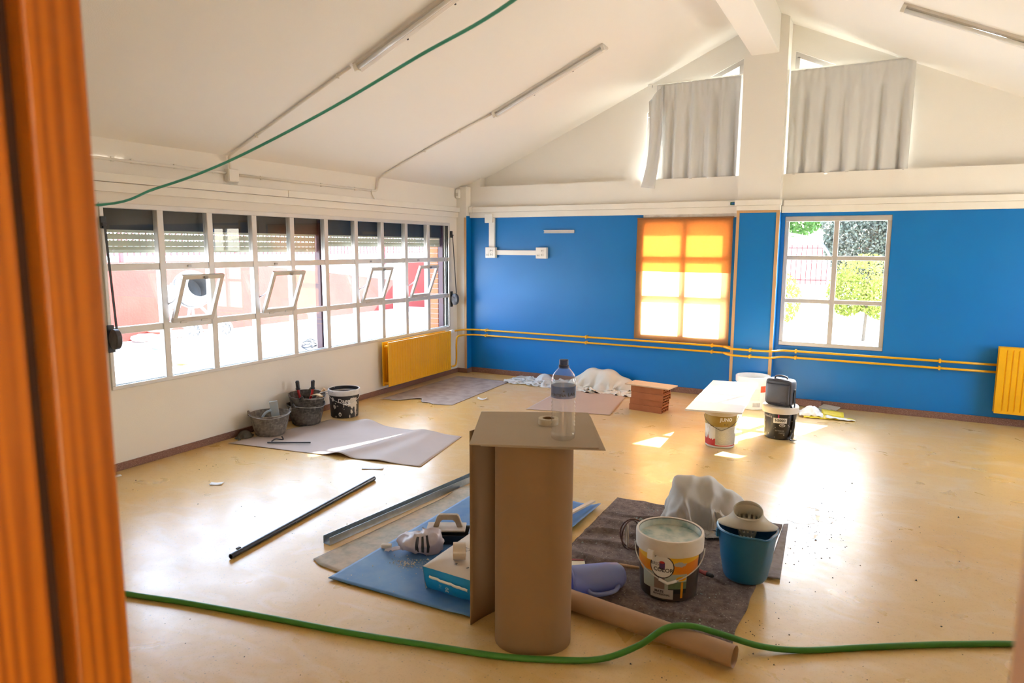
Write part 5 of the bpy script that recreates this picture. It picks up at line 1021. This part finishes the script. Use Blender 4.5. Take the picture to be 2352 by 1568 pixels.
for y in (-.014, .014): vs += [(x, y, z) for x, z in hp] + [(x, y, z) for x, z in oh]
fs = []
for k in (0, 1):
    o_ = k * 12
    for i in range(1, 6): fs.append((o_ + i, o_ + (i + 1) % 6, o_ + 6 + (i + 1) % 6, o_ + 6 + i))
for i in range(1, 6): fs.append((i, (i + 1) % 6, 12 + (i + 1) % 6, 12 + i)); fs.append((6 + i, 6 + (i + 1) % 6, 18 + (i + 1) % 6, 18 + i))
fs += [(0, 6, 18, 12), (1, 7, 19, 13)]
hm.add(vs, fs).build('handle', FLB, pf, bevel=.004)
# crumpled clear bag
CRB = mat('crumpled_printed_film', (.66, .60, .62), .35, .5, trans=.3, var=[(5, .6, (.58, .55, .57)), (7, .5, (.40, .25, .28))])
cb = thing('crumpled_bag', 'crumpled pale plastic bag with dark printed stripes beside the plaster bag', 'bag', (2.78, -4.89, .010), .5)
def crb(u, v):
    a = 2 * PI * u; ph = PI * v; x = .125 * math.sin(ph) ** .8 * math.cos(a); y = .085 * math.sin(ph) ** .8 * math.sin(a); z = .056 - .056 * math.cos(ph) * (1 + .3 * math.cos(a))
    k = .030 * nz(x * 10, y * 10, z * 10 + 5) + .010 * math.exp(-(nz(x * 18, y * 14, z * 16) * 6) ** 2); d = Vector((math.cos(a) * math.sin(ph), math.sin(a) * math.sin(ph), -math.cos(ph)))
    p = Vector((x, y, z)) + d * k; p.z = max(.002, p.z); return p
B().grid(crb, 60, 34).build('film', CRB, cb, smooth=True, merge=True)
for k, (x0, ln) in enumerate(((-.01, .10), (.055, .08), (.10, .06))):
    def strp(u, v, x0=x0): 
        q_ = crb(.66 + .16 * u - .05 * k, .42 + .30 * v + .04 * math.sin(u * 5)); return q_ + Vector((.012 * k, -.006, .006))
    B().grid(lambda u, v: crb(.72 + .035 * k + .018 * u, .35 + .42 * v) * 1.03, 3, 12).build('printed_stripe', PRK, cb, smooth=True)
def ttail(u, v): return Vector((-.11 - .09 * v, -.02 + (u - .5) * (.06 - .035 * v) - .01 * v, .03 - .012 * v + .01 * nz(u * 9, v * 9)))
B().grid(ttail, 8, 8).build('twisted_end', CRB, cb, smooth=True, solid=.003)
tag(box('plaster_lump', -.028, -.016, .003, .028, .016, .026, mat('plaster_lump', (.62, .58, .52), .9, var=(20, .5, (.45, .4, .35))), None, .006, Matrix.Translation((2.585, -4.955, .008)) @ R_(.4, 4, 'Z')), 'chunk of dried plaster at the end of the crumpled bag', 'plaster')
# small tools on the felt
tl = thing('scraper_blade', 'pale plastic scraper with a dark red edge lying on the felt', 'scraper', (3.60, -4.70, .030), .45); box('blade', -.06, -.05, 0, .05, .05, .004, mat('ivory_plastic', (.62, .57, .44), .5), tl, .001); box('red_edge', -.06, .05, 0, .045, .066, .008, mat('dark_red_plastic', (.22, .03, .03), .5), tl, .002)
kn = thing('paint_brush', 'small tool with a turned wooden handle on the felt, beside the sunset labelled bucket', 'brush', (3.79, -4.59, .032), .15); B().lathe([(.006, 0), (.009, .01), (.0085, .06), (.007, .11)], 10, fn=lambda p, a: (p[2], p[0], p[1])).build('handle', TRIMW, kn, smooth=True); B().lathe([(.003, -.03), (.005, 0)], 8, fn=lambda p, a: (p[2], p[0], p[1])).build('tip', WHT, kn)
sd = thing('screwdriver', 'red handled screwdriver lying between the two front buckets', 'screwdriver', (4.125, -4.425, .024), -.35); B().lathe([(.010, 0), (.011, .05), (.009, .075), (.013, .085), (.013, .095)], 10, fn=lambda p, a: (p[2], p[0], p[1])).build('handle', mat('brick_red_plastic', (.33, .045, .03), .5), sd, auto=40); B().lathe([(.011, .095), (.011, .125), (.006, .132)], 10, fn=lambda p, a: (p[2], p[0], p[1])).build('end_cap', BLK, sd)
lp = thing('strap_loops', 'tangle of brown straps standing up behind the sunset labelled bucket', 'straps', (3.80, -4.36, .012))
for k, (rx, rz_, ph) in enumerate(((.075, .085, .2), (.065, .080, 1.1), (.05, .07, 2.0))):
    B().tube([(rx * math.cos(t) * math.cos(ph) - .02 * k, rx * math.cos(t) * math.sin(ph), .015 + rz_ + rz_ * math.sin(t)) for t in [2 * PI * i / 24 for i in range(24)]], .0045, 6, closed=True).build('strap', mat('brown_strap', (.10, .045, .03), .5) if k < 2 else mat('tan_cord', (.42, .33, .24), .6), lp, smooth=True)
# scraps, debris by the wall, tool on the paper
def scrap(name, lb, cat, loc, sx, sy, rz, m, curl=.002):
    o = B().grid(lambda u, v: (sx * (u - .5), sy * (v - .5), .002 + curl * (u - .5) ** 2 * 4), 6, 2).build(name, m, None, smooth=True, solid=.0008); o.location = loc; o.rotation_euler.z = rz; return tag(o, lb, cat)
scrap('paper_strip', 'white printed paper strip on the floor in front of the creased kraft paper', 'paper', (1.62, -3.88, 0), .16, .05, .45, mat('scrap_white', (.76, .77, .78), .6))
scrap('paper_scrap', 'small curled white paper scrap alone on the floor by the doorway side', 'paper', (.88, -4.67, 0), .085, .055, .6, mat('scrap_white', (.76, .77, .78), .6), .006)
scrap('paper_scrap', 'white paper scrap at the baseboard next to the door frame', 'paper', (.10, -4.91, 0), .09, .05, 1.2, mat('scrap_white', (.76, .77, .78), .6))
scrap('paper_scrap', 'crumpled white scrap between the torn kraft paper and the dust sheets', 'paper', (1.14, -1.42, 0), .10, .07, .3, mat('scrap_white', (.76, .77, .78), .6), .018)
bl = thing('black_tool', 'black rod with a small clamp lying on the creased kraft paper', 'tool', (.44, -3.80, .014), .50); B().tube([(0, 0, .006), (.36, 0, .006)], .0065, 8).build('rod', BLK, bl); B().tube(smoothpath([(.03, .01, .012), (.06, .025, .03), (.10, .028, .026), (.125, .025, .028), (.115, .02, .055)], 4), .006, 6).build('clamp', DKG, bl)
YB = mat('yellow_bag_plastic', (.80, .62, .02), .4, .5)
yb = thing('yellow_bag', 'yellow and white empty bag lying flat on the floor behind the black bucket', 'bag', (4.33, -.62, 0), .12)
B().grid(lambda u, v: (.46 * u, .30 * v * (1 - .75 * u) + .02 * u, .004 + .03 * math.sin(PI * v) * (1 - u) + .012 * abs(nz(u * 6, v * 4))), 24, 10).build('yellow_side', YB, yb, smooth=True, solid=.001)
B().grid(lambda u, v: (-.04 + .22 * u, .03 + .22 * v, .02 + .075 * math.sin(PI * u) * math.sin(PI * v) + .02 * nz(u * 7, v * 7, 2)), 20, 16).build('white_lining', WHT, yb, smooth=True, solid=.001)
B().grid(lambda u, v: (.20 + .26 * u, .0 + .12 * v * (1 - .7 * u), .022 - .012 * u + .012 * nz(u * 5, v * 5, 4)), 14, 8).build('white_flap', WHT, yb, smooth=True, solid=.001)
YB2 = B().grid(lambda u, v: (.17 + .20 * u, .14 + .10 * v, .025 + .03 * v - .02 * u), 6, 4).build('yellow_fold', YB, yb, smooth=True, solid=.001)
o = box('terrazzo_offcut', -.15, -.012, 0, .15, .012, .062, BASEB, None, .002, R_(-.35, 4, 'X')); o.location = (4.30, -.075, .004); o.rotation_euler.z = -.03; tag(o, 'loose brown terrazzo offcut leaning on the baseboard behind the yellow bag', 'offcut')
for k, (x, y, rz, lb) in enumerate(((4.53, -.10, -.45, 'broken beige tile leaning at the baseboard behind the yellow bag, nearest the right radiator'), (4.46, -.20, .2, 'broken beige tile lying flat behind the yellow bag'))):
    o = box('tile_shard', -.09, -.05, 0, .09, .05, .012, mat('beige_tile', (.55, .48, .36), .5, var=(6, .5, (.42, .36, .25))), None, .002); o.location = (x, y, .004 + (.012 if k == 0 else 0)); o.rotation_euler = (.18 if k == 0 else 0, 0, rz); tag(o, lb, 'tile', 'broken tiles by the wall')
rag = heap('dark_rag', 'dark dirty rag lying behind the leftmost rubber bucket', 'rag', (.080, -3.72, .0), .066, .10, .06, mat('dark_rag', (.07, .065, .05), .9, var=(20, .6, (.14, .12, .09))), 8.4, 0, 20, 48, .8, .6)
# water spots
WAT = glass('thin_water', (.93, .90, .84), 1.33, .02, 3.0); PUDR = mat('dried_water_rim', (.80, .79, .77), .25, .6)
def puddle(lb, c, rx, ry, seed, rz):
    t = thing('water_puddle', lb, 'puddle', c, rz, 'water spots on the floor'); n = 48
    R1 = [(1 + .45 * nz(math.cos(2 * PI * i / n) * 2 + seed, math.sin(2 * PI * i / n) * 2, seed)) for i in range(n)]
    ring = lambda s, z: [(rx * R1[i] * s * math.cos(2 * PI * i / n), ry * R1[i] * s * math.sin(2 * PI * i / n), z) for i in range(n)]
    vs = ring(1, .0006) + ring(.93, .0018); B().add(vs, [(i, (i + 1) % n, n + (i + 1) % n, n + i) for i in range(n)]).build('rim', PUDR, t, smooth=True)
    B().add([(0, 0, .002)] + ring(.93, .0018), [(0, 1 + i, 1 + (i + 1) % n) for i in range(n)]).build('water', WAT, t, smooth=True)
puddle('largest water spot on the floor beside the felt mat, left half', (4.555, -3.415, 0), .075, .065, 1.2, .4); puddle('largest water spot on the floor beside the felt mat, right half', (4.685, -3.33, 0), .075, .055, 3.4, .2)
puddle('small water spot nearest the blue mop bucket', (4.645, -3.645, 0), .035, .028, 5.0, .3); puddle('small water spot farthest from the blue mop bucket', (4.60, -3.20, 0), .045, .03, 7.7, .1)
# crumbs too many to count
def crumbs(name, lb, m, spots, size, seed, z=.0):
    rnd = random.Random(seed); s = B()
    for cx, cy, sx, sy, n in spots:
        for _ in range(n):
            r = size * rnd.uniform(.35, 1.3) * (2.0 if rnd.random() < .06 else 1); c = Vector((rnd.gauss(cx, sx), rnd.gauss(cy, sy), z + r * .35)); a = rnd.random() * 6.28
            ps = [c + Vector((r * math.cos(a + k * 2.1) * rnd.uniform(.7, 1.3), r * math.sin(a + k * 2.1), -r * .35)) for k in range(3)] + [c + Vector((0, 0, r * .5))]
            s.add(ps, [(0, 1, 3), (1, 2, 3), (2, 0, 3), (0, 2, 1)])
    return tag(s.build(name, m, None), lb, 'debris', kind='stuff')
crumbs('floor_crumbs', 'dark crumbs and grit scattered over the yellow floor', mat('dark_grit', (.055, .055, .05), .9), [(4.62, -3.75, .12, .22, 60), (4.75, -3.3, .2, .3, 30), (4.9, -4.3, .3, .35, 20), (4.55, -4.9, .05, .12, 24), (2.9, -3.0, 1.1, .9, 20), (1.4, -4.6, .7, .5, 18), (.9, -2.4, .5, .4, 14), (5.2, -3.6, .5, .6, 24), (2.8, -5.9, .6, .2, 8), (3.9, -1.6, .8, .5, 14), (4.35, -5.35, .15, .04, 14), (.5, -4.4, .3, .3, 20)], .0042, 3)
crumbs('plaster_crumbs', 'pale plaster crumbs on the blue linoleum sheet', mat('plaster_crumb', (.60, .56, .50), .9), [(2.80, -5.06, .045, .02, 110), (2.85, -5.02, .05, .05, 50), (2.75, -5.15, .15, .12, 24), (2.95, -4.5, .2, .3, 16)], .004, 5, .013)
crumbs('paint_flakes', 'pale green paint flakes on the felt mat', mat('green_flake', (.36, .44, .42), .8), [(4.28, -5.0, .05, .05, 40), (3.85, -3.72, .08, .05, 40), (3.8, -4.3, .25, .35, 40), (4.3, -4.7, .1, .25, 30), (4.35, -5.06, .04, .03, 6)], .0042, 9, .016)
crumbs('plaster_heap', 'small pile of greenish plaster scrapings on the felt in front of the sack', mat('green_flake', (.36, .44, .42), .8), [(3.80, -3.93, .05, .03, 90)], .011, 12, .014)
